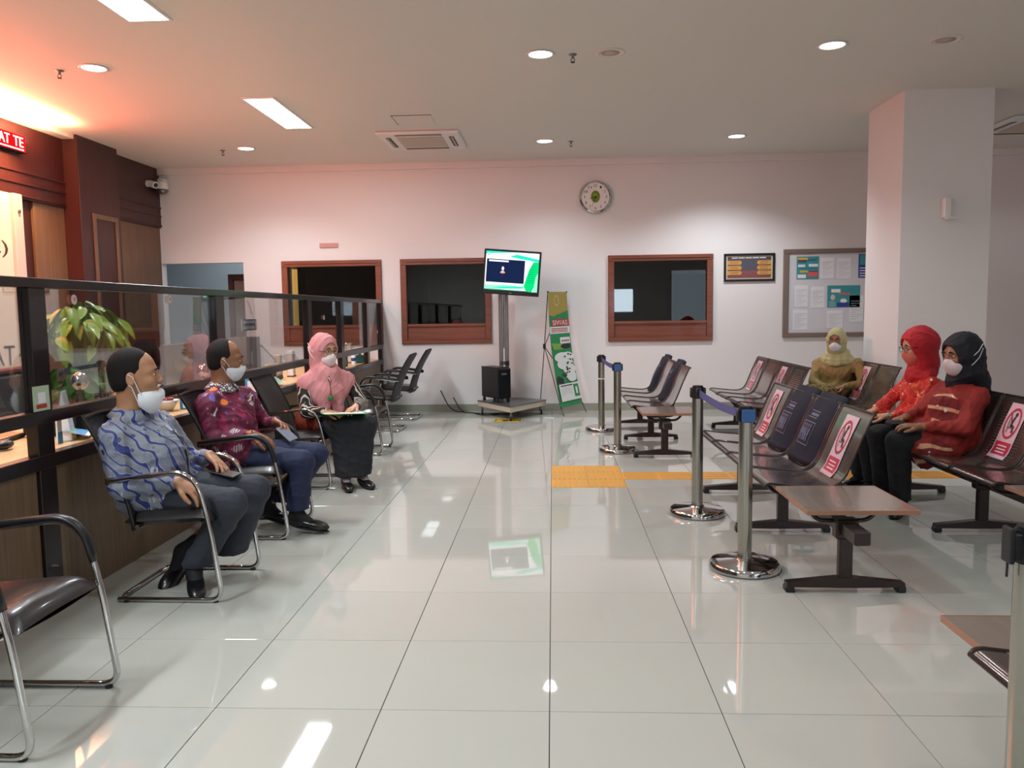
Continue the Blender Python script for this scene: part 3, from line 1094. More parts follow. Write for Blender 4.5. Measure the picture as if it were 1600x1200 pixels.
# ---- things on the desk (from the near end)
MT['greenish'] = mat('pale_green', (186, 206, 178), .5)
MT['redp'] = mat('red_print', (176, 60, 50), .5)
cd = thing('stand_card', 'pale green card with a white square and red band leaning on the screen', 'card', (CXF + .012, 3.635, .97), math.radians(0))
P = Print(planar((.006, -.055, .002), (0, 1, .0), (-.02, .0, 1), (1, 0, 0)))
P.rect(0, 0, .115, .115, 0)
P.rect(.03, .035, .085, .085, 1)
P.rect(.012, .010, .09, .030, 2)
P.obj('print', ['greenish', 'paper', 'redp'], cd)
MB().box((.0, -.055, .0), (.006, .06, .117)).obj('card', 'greenish', cd)
mo = thing('computer_mouse', 'black computer mouse on the near end of the desk', 'mouse', (-2.72, 3.80, DZ))
MB().sph((0, 0, .025), (.034, .062, .024), 16).obj('shell', 'black', mo, True)
MB().tube([(0, .06, .01), (-.05, .12, .004), (-.16, .14, .004)], .002, 6).obj('cable', 'black', mo)
MT['keyb'] = mat('keyboard_orange_lit', (188, 120, 66), .5)  # orange light on the keys is put into their colour
kb = thing('keyboard', 'keyboard with orange light painted on its keys seen between rail and desk at far left', 'keyboard', (-2.93, 4.02, DZ), math.radians(100))
MB().rbox((-.20, -.07, 0), (.20, .07, .02), .006).obj('base', 'black', kb)
for a in range(10):
    for b in range(4):
        MB().rbox((-.19 + a * .038, -.062 + b * .031, .019), (-.19 + a * .038 + .034, -.062 + b * .031 + .027, .027), .002).obj('key', 'keyb', kb)
rb = thing('stapler', 'red and grey stapler on the desk at the left edge', 'stapler', (-3.06, 4.25, DZ), math.radians(80))
MT['redgloss'] = mat('red_gloss', (206, 40, 36), .25)
MB().rbox((-.09, -.02, 0), (.09, .02, .012), .004).obj('base', 'greymetal', rb)
MB().rbox((-.09, -.018, .022), (.085, .018, .045), .008).rbox((-.09, -.015, .01), (-.06, .015, .03), .003).obj('arm', 'redgloss', rb)

MT['teal2'] = mat('mint', (126, 170, 148), .4)
pr = thing('desk_printer', 'black desk machine below the rail behind the first man', 'printer', (-2.76, 4.36, DZ), math.radians(4))
MB().rbox((-.16, -.14, 0), (.16, .16, .13), .02).rbox((-.12, -.10, .13), (.12, .12, .15), .01).obj('body', 'black', pr)
MB().rbox((.10, -.10, .02), (.20, .12, .03), .004).obj('tray', 'blackm', pr)
MT['bluew'] = mat('brochure_blue', (60, 140, 200), .5)
br = thing('brochure', 'blue, teal and white brochure lying on the desk machine', 'leaflet', (-2.565, 4.16, DZ + .04), math.radians(20))
br.rotation_euler = (0, math.radians(16), math.radians(25))
P = Print(planar((-.07, -.09, 0), (1, 0, 0), (0, 1, 0), (0, 0, 1)))
P.rect(0, 0, .14, .18, 0)
P.rect(.02, 0, .07, .18, 1)
P.rect(.07, 0, .12, .18, 2)
P.obj('print', ['paper', 'teal2', 'bluew'], br)
MB().box((-.07, -.09, -.002), (.07, .09, .0005)).obj('sheet', 'paper', br)
bk = thing('upright_leaflet', 'narrow white and blue leaflet standing beside the first screen post', 'leaflet', (-2.55, 3.99, DZ))
MB().rbox((-.01, -.02, 0), (.0, .02, .13), .002).obj('sheet', 'paper', bk)
MB().box((.0, -.02, 0), (.001, .02, .06)).obj('band', 'bluew', bk)
cup = thing('mint_box', 'mint green plastic box on the desk behind the first man', 'box', (-2.52, 4.42, DZ), math.radians(10))
MB().lathe([(.055, .0), (.075, .085), (.08, .09), (.07, .09), (.05, .01)], 4, 0, Matrix.Rotation(PI / 4, 4, 'Z')).obj('bowl', 'teal2', cup)
MB().rbox((-.065, -.065, .09), (.065, .065, .1), .004).obj('lid', 'greenish', cup)
wc = thing('webcam_globe', 'silver globe shaped device on a small stem behind the nearest glass', 'device', (-2.86, 4.70, DZ))
MB().lathe([(.045, 0), (.045, .008), (.012, .014), (.010, .20), (.014, .215)], 20).obj('stand', 'greymetal', wc, 'auto')
MB().sph((0, 0, .265), (.05, .05, .055), 20).obj('globe', 'chrome', wc, True)
wf = thing('folded_card', 'white folded card standing behind the nearest glass pane', 'card', (-2.60, 4.12, DZ), math.radians(20))
MB().prism([(-.04, 0), (.04, 0), (.002, .26), (-.002, .26)], 1, -.05, .05).obj('card', 'paper', wf)
tn = thing('tissue_pile', 'crumpled tan paper pile behind the glass, left of the first man', 'paper', (-2.58, 4.66, DZ))
mb = MB()
rnd = random.Random(3)
for k in range(9):
    a = rnd.uniform(0, 6.28)
    mx = Matrix.Translation((rnd.uniform(-.05, .05), rnd.uniform(-.1, .1), .03 + .018 * k)) @ Matrix.Rotation(a, 4, 'Z') @ Matrix.Rotation(rnd.uniform(-.35, .35), 4, 'X')
    mb.rbox((-.07, -.05, -.012), (.07, .05, .012), .01, 0, mx)
mb.obj('paper_stack', MT['desk'], tn)
wbx = thing('wooden_box', 'tall slim wooden box behind the first man on the counter', 'box', (-2.70, 4.90, DZ))
MT['lightwood'] = wood('light_wood', (176, 142, 104), (160, 124, 88))
MB().rbox((-.05, -.06, 0), (.05, .06, .30), .004).rbox((-.055, -.065, .30), (.055, .065, .315), .004).obj('body', 'lightwood', wbx)

# monitor seen from behind the glass, between the two men
mn = thing('desk_monitor', 'flat monitor with painted tan reflections between the two seated men', 'monitor', (-3.0, 6.28, DZ), math.radians(4))
MT['screen_refl'] = mat('monitor_tan_reflection', (150, 118, 92), .15, coat=.6)  # tan reflection is put into the panel's base colour
MT['brownedge'] = mat('monitor_brown_edge', (84, 40, 26), .4)
MB().rbox((-.02, -.30, .08), (.012, .30, .43), .008).obj('housing', 'brownedge', mn)
MB().box((.012, -.285, .09), (.014, .275, .42)).obj('panel', 'screen_refl', mn)
MB().lathe([(.11, 0), (.11, .01), (.02, .016), (.02, .14)], 20).obj('stand', 'black', mn, 'auto')

bw = thing('candy_bowl', 'white bowl with red wrapped sweets beside the first man\'s mask', 'bowl', (-2.66, 5.36, DZ))
MB().lathe([(.04, 0), (.07, .05), (.08, .075), (.074, .075), (.06, .04), (.0001, .02)], 22).obj('dish', 'white', bw, True)
MT['brownred'] = mat('sweets', (130, 52, 36), .4)
mb = MB()
for k in range(12):
    a = k * 2.4
    mb.rbox((-.016, -.01, -.006), (.016, .01, .008), .003, 0, Matrix.Translation((.035 * math.cos(a), .035 * math.sin(a), .066 + .008 * (k % 3))) @ Matrix.Rotation(a, 4, 'Z'))
mb.obj('sweets', 'brownred', bw, kind='stuff')
for (x, y, h, lab) in ((-2.56, 5.50, .125, 'blue box on the desk to the right of the first man\'s mask'), (-2.53, 6.62, .12, 'blue and white box on the desk behind the second man\'s mask')):
    b_ = thing('blue_box', lab, 'box', (x, y, DZ), math.radians(8), group='blue boxes on the desk')
    MB().rbox((-.05, -.055, 0), (.05, .055, h), .002).obj('carton', 'bluew', b_)
    MB().box((-.03, -.057, .01), (.04, -.055, h - .02)).obj('label_patch', 'paper', b_)
for (x, y, lab) in ((-2.72, 5.22, 'white pump bottle in front of the monitor, left one'), (-2.8, 5.5, 'white pump bottle in front of the monitor, right one'), (-2.66, 6.4, 'white pump bottle behind the second man\'s mask'), (-2.75, 9.0, 'white pump bottle on the desk behind the woman in pink')):
    b_ = thing('pump_bottle', lab, 'bottle', (x, y, DZ), group='pump bottles')
    MB().lathe([(.028, 0), (.03, .01), (.03, .10), (.012, .12), (.010, .14)], 18).obj('bottle', 'paper', b_, 'auto')
    MB().cyl((0, 0, .14), (0, 0, .165), .006).rbox((-.006, -.008, .16), (.04, .008, .17), .003).obj('pump', 'white', b_)
for (x, y, lab) in ((-2.72, 6.1, 'silver globe device on a stem left of the second man\'s head'), (-2.78, 10.7, 'silver globe device behind the glass near the far end'), (-2.6, 11.0, 'silver globe device behind the last pane of glass')):
    w_ = thing('webcam_globe', lab, 'device', (x, y, DZ), group='globe devices')
    MB().lathe([(.045, 0), (.045, .008), (.012, .014), (.010, .17), (.014, .185)], 20).obj('stand', 'greymetal', w_, 'auto')
    MB().sph((0, 0, .225), (.045, .045, .05), 20).obj('globe', 'chrome', w_, True)
dk = thing('desk_speaker', 'dark rounded speaker on the desk right of the second man', 'speaker', (-2.9, 7.1, DZ))  # a rounded speaker, not part of a lamp
MB().lathe([(.12, 0), (.12, .10), (.10, .17), (.05, .20), (.0001, .205)], 24).obj('body', 'blackm', dk, True)
MB().lathe([(.055, .199), (.04, .207), (.0001, .208)], 16).obj('button', 'black', dk, True)
mc = thing('desk_microphone', 'thin gooseneck microphone on the counter behind the empty chair back', 'microphone', (-2.78, 7.9, DZ))
MB().rbox((-.05, -.07, 0), (.05, .07, .05), .01).obj('base', 'dkgrey', mc)
MB().tube([(0, 0, .05), (0, .0, .20), (-.06, -.18, .34)], .005, 8).sph((-.065, -.19, .348), .014, 10).obj('gooseneck', 'greymetal', mc)
for (x, y, w_, h, m_, lab, cat) in ((-2.75, 8.3, .12, .27, 'paper', 'white standing notice card behind the woman in pink', 'card'), (-2.8, 8.05, .10, .24, 'acgrille', 'grey slim box beside the white notice card', 'box'), (-2.7, 8.7, .08, .2, 'greymetal', 'grey desk unit just left of the screen post', 'box'), (-2.72, 10.0, .16, .20, 'paper', 'white paper pile behind the third pane', 'paper'), (-2.7, 10.55, .10, .26, 'cream', 'cream box behind the fourth pane', 'box')):
    b_ = thing('desk_box', lab, cat, (x, y, DZ), math.radians(6))
    MB().rbox((-.03, -w_ / 2, 0), (.03, w_ / 2, h), .004).obj('body', m_, b_)
    MB().rbox((-.034, -w_ / 2 - .004, 0), (.034, w_ / 2 + .004, .012), .003).obj('foot', 'dkgrey', b_)
fl = thing('paper_flowers', 'yellow flower heads on the counter behind the empty chair', 'flowers', (-2.66, 7.45, DZ))
mb = MB()
for k in range(14):
    a = k * 2.39
    rr = .02 + .008 * k ** .9
    mb.sph((rr * math.cos(a) * .7, rr * math.sin(a), .16 + .02 * math.sin(k)), (.02, .02, .012), 8)
mb.obj('blossoms', 'yel', fl, kind='stuff')
MB().lathe([(.03, 0), (.05, .13), (.045, .13), (.03, .02)], 16).obj('pot', 'dkgrey', fl, True)
gb = thing('plastic_bag', 'pale green crumpled plastic wrap below the rail by the empty chair', 'bag', (-2.56, 7.15, DZ))
mb = MB()
rnd = random.Random(5)
vs, fs = [], []
for i in range(9):
    for j in range(13):
        vs.append((-.08 + .02 * i, -.18 + .03 * j, .02 + .06 * rnd.random() * math.sin(PI * i / 8) * math.sin(PI * j / 12) + .02 * math.sin(PI * i / 8)))
for i in range(8):
    for j in range(12):
        fs.append((i * 13 + j, (i + 1) * 13 + j, (i + 1) * 13 + j + 1, i * 13 + j + 1))
mb.add(vs, fs)
mb.obj('wrap', 'greenish', gb)
MT['dkteal'] = mat('dark_teal', (20, 70, 62), .5)
g2 = thing('green_cloth', 'dark green cloth heap on the counter shelf at the far end', 'cloth', (-2.60, 10.7, DZ))
mb = MB()
vs, fs = [], []
for i in range(9):
    for j in range(15):
        vs.append((-.09 + .022 * i, -.25 + .036 * j, .01 + .12 * math.sin(PI * i / 8) * math.sin(PI * j / 14) * (.7 + .3 * math.sin(i * 2.1 + j * 1.7))))
for i in range(8):
    for j in range(14):
        fs.append((i * 15 + j, (i + 1) * 15 + j, (i + 1) * 15 + j + 1, i * 15 + j + 1))
mb.add(vs, fs)
mb.obj('heap', 'dkteal', g2, True)
wbt = thing('water_bottle', 'clear water bottle with blue label on the shelf at the far end', 'bottle', (-2.54, 10.1, DZ))
MB().lathe([(.028, 0), (.03, .01), (.03, .12), (.012, .15), (.012, .165)], 18).obj('bottle', 'paper', wbt, 'auto')
MB().lathe([(.031, .05), (.031, .09)], 18).obj('wrapper', 'royal', wbt, True)
MB().cyl((0, 0, .165), (0, 0, .18), .014).obj('cap', 'bluew', wbt)
pf = thing('picture_stand', 'black framed picture standing on the counter behind the woman in pink', 'frame', (-2.56, 9.75, DZ))
f = MB()
for lo, hi in (((-.01, -.1, 0), (.01, -.085, .14)), ((-.01, .085, 0), (.01, .1, .14)), ((-.01, -.085, .125), (.01, .085, .14)), ((-.01, -.085, 0), (.01, .085, .015))):
    f.box(lo, hi)
f.obj('frame', 'black', pf)
MB().box((-.004, -.085, .015), (.004, .085, .125)).obj('picture', 'teal2', pf)

# potted pothos behind the nearest glass
MT['leaf'] = mat('leaf_variegated', (122, 142, 40), .4, coat=.2, noise=(14, .45))
MT['leafg'] = mat('leaf_green', (74, 124, 44), .4, coat=.2, noise=(14, .35))
MT['terra'] = mat('plant_pot_dark', (60, 40, 34), .5)
pl = thing('potted_pothos', 'leafy yellow green potted plant behind the first glass pane', 'plant', (-3.35, 5.55, 0))
MB().lathe([(.10, .0), (.13, .40), (.14, .42), (.12, .42), (.11, .36)], 24, 0, Matrix.Translation((0, 0, .35))).obj('pot', 'terra', pl, True)
MB().rbox((-.2, -.2, 0), (.2, .2, .35), .01).obj('pot_stand', 'counter', pl)
st = MB()
rnd = random.Random(11)


def leaf_mesh(name, L, Wd, m):
    mb = MB()
    n = 6
    vs = []
    for i in range(n + 1):
        t = i / n
        w = Wd * math.sin(PI * min(1, t * .92 + .06)) ** .8 * (1 - .35 * t)
        zc = -.35 * L * t * t
        if i == n:
            w = .0005
        vs += [(L * t, -w, zc - .012 * L + w * .25), (L * t, 0, zc - .03 * L), (L * t, w, zc + w * .25)]
    fs = []
    for i in range(n):
        a = 3 * i
        fs += [(a, a + 3, a + 4, a + 1), (a + 1, a + 4, a + 5, a + 2)]
    mb.add(vs, fs)
    return mb.mesh(name, m, True)


leaf_kinds = [leaf_mesh('leaf', .15, .036, 'leaf'), leaf_mesh('leaf', .17, .042, 'leaf'), leaf_mesh('leaf', .14, .045, 'leafg')]
for k in range(150):
    up = k < 105
    if up:
        a = rnd.uniform(0, 2 * PI)
        rr = rnd.uniform(.03, .36)
        z = 1.28 + .17 * math.cos(rr / .36 * 1.5) + rnd.uniform(-.12, .08)
        p = Vector((rr * math.cos(a) * .65, rr * math.sin(a) * 1.15 + .02, z))
    else:
        a = rnd.uniform(0, 2 * PI)
        rr = rnd.uniform(.05, .26)
        p = Vector((rr * math.cos(a) * .6 + .02, rr * math.sin(a) * 1.1, rnd.uniform(.88, 1.10)))
    me = leaf_kinds[rnd.choice((0, 1, 1)) if up else 2]
    o = link('leaf', me, pl, p)
    o.rotation_euler = (rnd.uniform(-.5, .5), rnd.uniform(.2, 1.0), a + rnd.uniform(-.6, .6))
    st.tube([(0, 0, .74), (p.x * .4, p.y * .4, (p.z + .74) / 2 + .1), tuple(p)], .003, 5)
st.obj('stems', 'leafg', pl, kind='stuff')

# office chair back glimpsed through the screen, grey cabinet by the doorway
oc = thing('staff_chair', 'grey staff chair back with maroon top edge behind the counter', 'chair', (-3.9, 5.6, 0), math.radians(10))
MB().rbox((-.04, -.32, .62), (.05, .32, 1.02), .03).obj('backrest', 'mesh', oc)
MT['marleather'] = mat('maroon_edge', (110, 36, 34), .4)
MB().rbox((-.045, -.325, 1.02), (.055, .325, 1.05), .01).obj('top_edge', 'marleather', oc)
MB().rbox((-.55, -.26, .44), (.0, .26, .52), .03).obj('seat', 'mesh', oc)
MB().cyl((-.26, 0, .1), (-.26, 0, .44), .03).obj('column', 'black', oc)
for k in range(5):
    a = k * 2 * PI / 5
    MB().cyl((-.26, 0, .1), (-.26 + .28 * math.cos(a), .28 * math.sin(a), .06), .022, .016).sph((-.26 + .28 * math.cos(a), .28 * math.sin(a), .03), .03, 10).obj('base_arm', 'black', oc)
MT['greycab'] = mat('grey_laminate', (112, 106, 106), .5)
gc = thing('grey_cabinet', 'low grey cabinet against the back wall right of the doorway', 'cabinet', (-4.33, BACK - .24, 0))
MB().rbox((-.16, -.2, 0), (.16, .2, 1.10), .005).obj('body', 'greycab', gc)
MB().rbox((-.15, -.212, .06), (.15, -.2, 1.08), .003).obj('door', 'greycab', gc)
MB().cyl((.11, -.225, .7), (.11, -.225, .82), .005).obj('handle', 'greymetal', gc)
sc_ = thing('steel_locker', 'blue grey steel locker inside the office behind the right window', 'locker', (2.1, 13.0, 0))
MT['locker'] = mat('locker_paint', (98, 110, 120), .4)
MB().rbox((-.25, -.25, 0), (.35, .25, 1.92), .006).obj('body', 'locker', sc_)
MB().rbox((-.24, -.262, .05), (.34, -.25, 1.88), .004).obj('door', 'locker', sc_)
tl = thing('lit_door_edge', 'warm lit door edge as a glowing strip inside the office behind the left window', 'lamp', (-3.99, 12.3, 1.6))
MB().rbox((-.02, -.02, -.5), (.06, .02, .5), .006).obj('tube', emis('warm_edge_glow', (255, 184, 96), 1.5), tl)  # a lit door edge, its light put into a glowing strip
MB().rbox((-.03, -.015, -.52), (-.008, .015, .52), .003).obj('edge_back', 'greymetal', tl)
fpic = thing('office_picture', 'small portrait sheet on the dim wall inside the office behind the middle window', 'picture', (-.45, 14.38, 1.5))
MB().rbox((-.16, -.02, -.22), (.16, 0, .22), .004).obj('frame', 'cream', fpic)
MB().box((-.12, -.022, -.18), (.12, -.02, .18)).obj('image', 'greenish', fpic)

# ------------------------------------------------------------------ cantilever visitor chairs
def cantilever(lab, x, y, rz, pads, group='chrome cantilever chairs'):
    r = thing('visitor_chair', lab, 'chair', (x, y, 0), rz, group)
    R_ = .0125
    for s in (-1, 1):
        Y = s * .255
        path = fillet([(-.53, Y * .98, R_), (0, Y, R_), (-.055, Y, .42), (-.12, Y, .66), (-.55, Y, .605)], [.07, .3, .13], 8)
        MB().tube(path, R_, 10).obj('side_tube', 'chrome', r, True)
        if pads:
            arm = [p for p in path if p.z > .47]
            MB().tube([(p.x, p.y, p.z + .012) for p in arm], .02, 10, flat=(.022, .014)).obj('arm_pad', 'pad', r, True)
    MB().tube(fillet([(-.50, -.25, R_), (-.53, -.20, R_), (-.53, .20, R_), (-.50, .25, R_)], .04), R_, 10).obj('rear_bar', 'chrome', r, True)
    for s in (-1, 1):
        MB().cyl((-.04, s * .25, 0), (-.04, s * .25, .012), .014, n=10).obj('glide', 'black', r)
        MB().cyl((-.49, s * .25, 0), (-.49, s * .25, .012), .014, n=10).obj('glide', 'black', r)
    MB().cyl((-.10, -.25, .395), (-.10, .25, .395), .011, n=10).obj('seat_support', 'chrome', r)
    MB().cyl((-.42, -.24, .375), (-.42, .24, .375), .011, n=10).obj('seat_support', 'chrome', r)
    # padded seat: soft slab, bulging top, rounded nose
    nx, ny = 16, 14
    vs, fs = [], []
    for k, sgn in enumerate((1, -1)):
        for i in range(nx + 1):
            for j in range(ny + 1):
                u, v = i / nx, j / ny
                ex = 1 - (2 * u - 1) ** 6
                ey = 1 - (2 * v - 1) ** 6
                xx = -.50 + .455 * u
                wy = .232 - .02 * (1 - u)
                th = (.042 if sgn > 0 else .030) * (ex * ey) ** .35
                vs.append((xx, -wy + 2 * wy * v, .425 - .035 * (1 - u) - .022 * max(0, u - .8) * 5 * (u - .8) * 5 + sgn * th + .008 * sgn * math.sin(PI * v)))
    N = (nx + 1) * (ny + 1)
    for i in range(nx):
        for j in range(ny):
            a = i * (ny + 1) + j
            fs.append((a, a + ny + 1, a + ny + 2, a + 1))
            fs.append((N + a, N + a + 1, N + a + ny + 2, N + a + ny + 1))
    MB().add(vs, fs).obj('seat', 'leather', r, True)
    # backrest: thin curved sheet in a frame, leaning back
    nz, ny = 14, 12
    vs, fs = [], []
    for k, off in enumerate((.008, -.012)):
        for i in range(nz + 1):
            for j in range(ny + 1):
                t, v = i / nz, 2 * j / ny - 1
                xx = -.475 - .04 * t - .19 * t ** 1.7
                zz = .36 + .545 * t
                hw = .225 - .015 * t
                c = .028 * v * v
                e = 1 - .5 * (abs(v) > .99)
                vs.append((xx + off * e + c, hw * v, zz + (.012 * (1 - v * v) if i == nz else 0)))
    N = (nz + 1) * (ny + 1)
    for i in range(nz):
        for j in range(ny):
            a = i * (ny + 1) + j
            fs.append((a, a + ny + 1, a + ny + 2, a + 1))
            fs.append((N + a, N + a + 1, N + a + ny + 2, N + a + ny + 1))
    rim = [i * (ny + 1) for i in range(nz + 1)] + [nz * (ny + 1) + j for j in range(1, ny + 1)] + [i * (ny + 1) + ny for i in range(nz - 1, -1, -1)] + [j for j in range(ny - 1, 0, -1)]
    for a, b in zip(rim, rim[1:] + rim[:1]):
        fs.append((a, b, N + b, N + a))
    MB().add(vs, fs).obj('backrest', 'mesh', r, True)
    fr = [(vs[k][0] - .002, vs[k][1], vs[k][2]) for k in rim]
    MB().tube(fr, .011, 8, closed=True).obj('back_frame', 'black', r, True)
    for s in (-1, 1):
        MB().rbox((-.565, s * .235 - .02, .585), (-.515, s * .235 + .03 * (s > 0) + .0, .625), .006).obj('arm_joint', 'black', r)
    return r


cantilever('nearest visitor chair, cut by the left edge, glossy dark seat with a red reflection', -1.66, 2.61, 0, True)
cantilever('chrome chair holding the man in the grey blue shirt', -1.63, 4.01, 0, False)
cantilever('chrome chair with black arm pads holding the man in the maroon shirt', -1.66, 5.10, 0, True)
cantilever('chrome chair holding the woman in the pink headscarf', -1.77, 6.52, math.radians(-3), False)
cantilever('empty chrome chair with black arm pads just beyond the woman in pink', -1.69, 8.05, 0, True)
cantilever('empty visitor chair facing the counter, nearer of the two at its far end', -2.36, 9.58, PI, True)
cantilever('empty visitor chair facing the counter, farthest, by the back wall', -2.34, 10.66, PI, True)

# ------------------------------------------------------------------ beam seating
SEATP = [(-.262, .418), (-.255, .432), (-.235, .438), (-.10, .422), (.04, .410), (.10, .415), (.145, .440), (.175, .485), (.205, .56), (.25, .675), (.305, .795), (.315, .812), (.325, .812)]
_acc = [0]
for a_, b_ in zip(SEATP, SEATP[1:]):
    _acc.append(_acc[-1] + math.hypot(b_[0] - a_[0], b_[1] - a_[1]))
SEATLEN = _acc[-1]


def seat_surf(y0):
    """surface over a bench seat: u along y (metres), v = metres along the profile, h above it"""
    def S(u, v, h):
        v = max(0, min(SEATLEN - 1e-6, v))
        for i in range(len(_acc) - 1):
            if v <= _acc[i + 1]:
                break
        t = (v - _acc[i]) / (_acc[i + 1] - _acc[i])
        a, b = SEATP[i], SEATP[i + 1]
        nx, nz = -(b[1] - a[1]), (b[0] - a[0])
        l = math.hypot(nx, nz)
        return (a[0] + (b[0] - a[0]) * t + nx / l * (h + .004), y0 + u, a[1] + (b[1] - a[1]) * t + nz / l * (h + .004))
    return S


def arc_pts(pts2, y):
    return [(x_, y, z_) for x_, z_ in pts2]


SHW = .235      # half width of a seat
_P3 = fillet([(a, 0, b) for a, b in SEATP], .02, 2)
_mb = MB()
_vs, _uvs, _fs = [], [], []
_n = len(_P3)
_s = 0
for i, p_ in enumerate(_P3):
    if i:
        _s += (p_ - _P3[i - 1]).length
    for y_ in (-SHW, -.12, .12, SHW):
        _vs.append((p_.x, y_, p_.z))
        _uvs.append((y_, _s))
for i in range(_n - 1):
    for j in range(3):
        a = i * 4 + j
        _fs.append((a, a + 1, a + 5, a + 4))
_mb.add(_vs, _fs, 0, _uvs)
SEAT_SHEET = _mb.mesh('seat_sheet', 'seatsheet', True)
_mb = MB()
RIM_T = MB().cyl((.322, -SHW, .814), (.322, SHW, .814), .009, n=8).mesh('rim_bar', 'bench')
RIM_F = MB().cyl((-.262, -SHW, .42), (-.262, SHW, .42), .008, n=8).mesh('rim_bar', 'bench')
SEAT_EDGE = MB().tube([(p_.x, -SHW, p_.z) for p_ in _P3], .007, 8).mesh('edge_bar', 'bench', True)
_path = fillet([(-.24, 0, .42), (-.19, 0, .365), (-.06, 0, .35), (.06, 0, .35), (.15, 0, .375), (.185, 0, .48)], .05, 5)
SEAT_BRACKET = MB().tube(_path, .012, 8, flat=(.012, .009)).mesh('seat_bracket', 'bench', True)

MT['signpink'] = mat('sign_pink', (226, 192, 202), .35, coat=.4)
MT['signwhite'] = mat('sign_white', (236, 226, 230), .35, coat=.4)
MT['signred'] = mat('sign_red', (190, 52, 78), .4)
MT['thread'] = mat('thread_grey', (126, 124, 150), .8)


def beam_bench(lab, x, y0, nseat=4, table=True, bases=(0, 1.08, 2.17), group='beam seating rows'):
    r = thing('waiting_bench', lab, 'bench', (x, y0, 0), 0, group)
    L = .47 + nseat * .5
    MB().rbox((-.035, -.22, .292), (.04, L - .05, .358), .006).obj('beam', 'bench', r)
    for b in bases:
        g = link('leg', None, r, (0, b, 0))
        mb = MB()
        mb.rbox((-.033, -.022, .03), (.033, .022, .30), .006)
        mb.obj('upright', 'bench', g)
        MB().rbox((-.055, -.035, .27), (.055, .035, .37), .008).obj('clamp', 'bench', g)
        MB().prism([(-.285, .028), (-.285, .05), (-.04, .075), (.04, .075), (.285, .05), (.285, .028), (.04, .025), (-.04, .025)], 1, -.026, .026).obj('foot_bar', 'bench', g)
        for s in (-1, 1):
            MB().rbox((s * .27 - .022, -.028, 0), (s * .27 + .022, .028, .034), .006).obj('foot_pad', 'black', g)
    for k in range(nseat):
        yc = .47 + .25 + .5 * k
        s = link('seat', None, r, (0, yc, 0))
        link('sheet', SEAT_SHEET, s)
        link('edge_bar', SEAT_EDGE, s)
        e2 = link('edge_bar', SEAT_EDGE, s, (0, 2 * SHW, 0))
        link('rim_bar', RIM_T, s)
        link('rim_bar', RIM_F, s)
        for yy in (-.14, .14):
            link('seat_bracket', SEAT_BRACKET, s, (0, yy, 0))
    if table:
        t = link('side_table', None, r, (0, 0, 0))
        MB().box((-.215, -.10, .412), (.31, .45, .43)).obj('table_top', 'tabletop', t)
        f = MB()
        for lo, hi in (((-.218, -.103, .410), (.313, -.10, .431)), ((-.218, .45, .410), (.313, .453, .431)), ((-.218, -.10, .410), (-.215, .45, .431)), ((.31, -.10, .410), (.313, .45, .431))):
            f.box(lo, hi)
        f.obj('edge_band', 'tableedge', t)
        for yy in (.03, .32):
            MB().tube(fillet([(-.17, yy, .408), (-.13, yy, .35), (.12, yy, .35), (.17, yy, .408)], .05, 5), .011, 8).obj('bracket', 'bench', t, True)
    return r


benches = {}
benches['A'] = beam_bench('steel waiting bench nearest the aisle with side table and two navy seat covers', 1.427, 3.95)
benches['B'] = beam_bench('steel waiting bench far in the middle with navy covers, near the back wall', 1.05, 7.63)
benches['C'] = beam_bench('steel waiting bench on which the women in red and black headscarves sit', 2.645, 3.95)
benches['D'] = beam_bench('steel waiting bench far back, left of the woman in green', 2.165, 7.42, table=False)
benches['G'] = beam_bench('steel waiting bench by the column on which the woman in green sits', 2.99, 7.33, table=False)
benches['E'] = beam_bench('steel bench at the bottom right corner of which only the table shows', 1.43, -.2, nseat=4, table=False, bases=(0, .9, 1.7))
# its table is at the far end
t = link('side_table', None, benches['E'], (0, 2.27, 0))
MB().box((-.215, 0, .412), (.31, .45, .43)).obj('table_top', 'tabletop', t)
MB().box((-.218, .45, .410), (.313, .453, .431)).box((-.218, 0, .410), (-.215, .45, .431)).obj('edge_band', 'tableedge', t)
for yy in (.02, .14):
    MB().tube(fillet([(-.02, yy, .408), (.0, yy, .35), (.13, yy, .35), (.17, yy, .408)], .05, 5), .011, 8).obj('bracket', 'bench', t, True)
MB().rbox((-.035, -.2, .292), (.04, .16, .358), .006).obj('beam_end', 'bench', t)


def ynum(k):
    return .47 + .25 + .5 * k


def distancing_sign(bench, k, lab, off=0.0):
    b = benches[bench]
    r = thing('distancing_sign', lab, 'sign', (b.location.x, b.location.y, 0), 0, 'pink keep-free signs on seats')
    S = seat_surf(ynum(k) + off)
    w = .095
    # u grows to the viewer's right when facing the seat front (seat faces -x): that is -y
    Sf = lambda u, v, h: S(-u, v, h)
    P = Print(Sf, .0005)
    v0, v1 = SEATLEN - .43, SEATLEN - .05
    P.rect(-w, v0, w, v1, 0, 2, 12)
    P.rect(-w + .012, v0 + .02, w - .012, v0 + .12, 2, 1, 5)
    for q in range(3):
        P.rect(-.05, v0 + .045 + q * .022, .05, v0 + .053 + q * .022, 1)
    c = (0, v1 - .135)
    P.disc(c, .075, .105, 2, 28, .84)
    P.line((-.05, v1 - .065), (.05, v1 - .205), .012, 2, 2)
    # seated figure
    P.disc((.012, v1 - .075), .012, .015, 3, 12)
    P.line((.010, v1 - .09), (-.004, v1 - .155), .014, 3, 2)
    P.line((-.004, v1 - .155), (.032, v1 - .150), .012, 3)
    P.line((.032, v1 - .150), (.030, v1 - .195), .010, 3)
    P.line((-.03, v1 - .10), (-.022, v1 - .20), .006, 3, 2)
    P.line((-.026, v1 - .165), (.01, v1 - .165), .006, 3)
    P.obj('print', ['signpink', 'signwhite', 'signred', 'ink'], r)
    return r


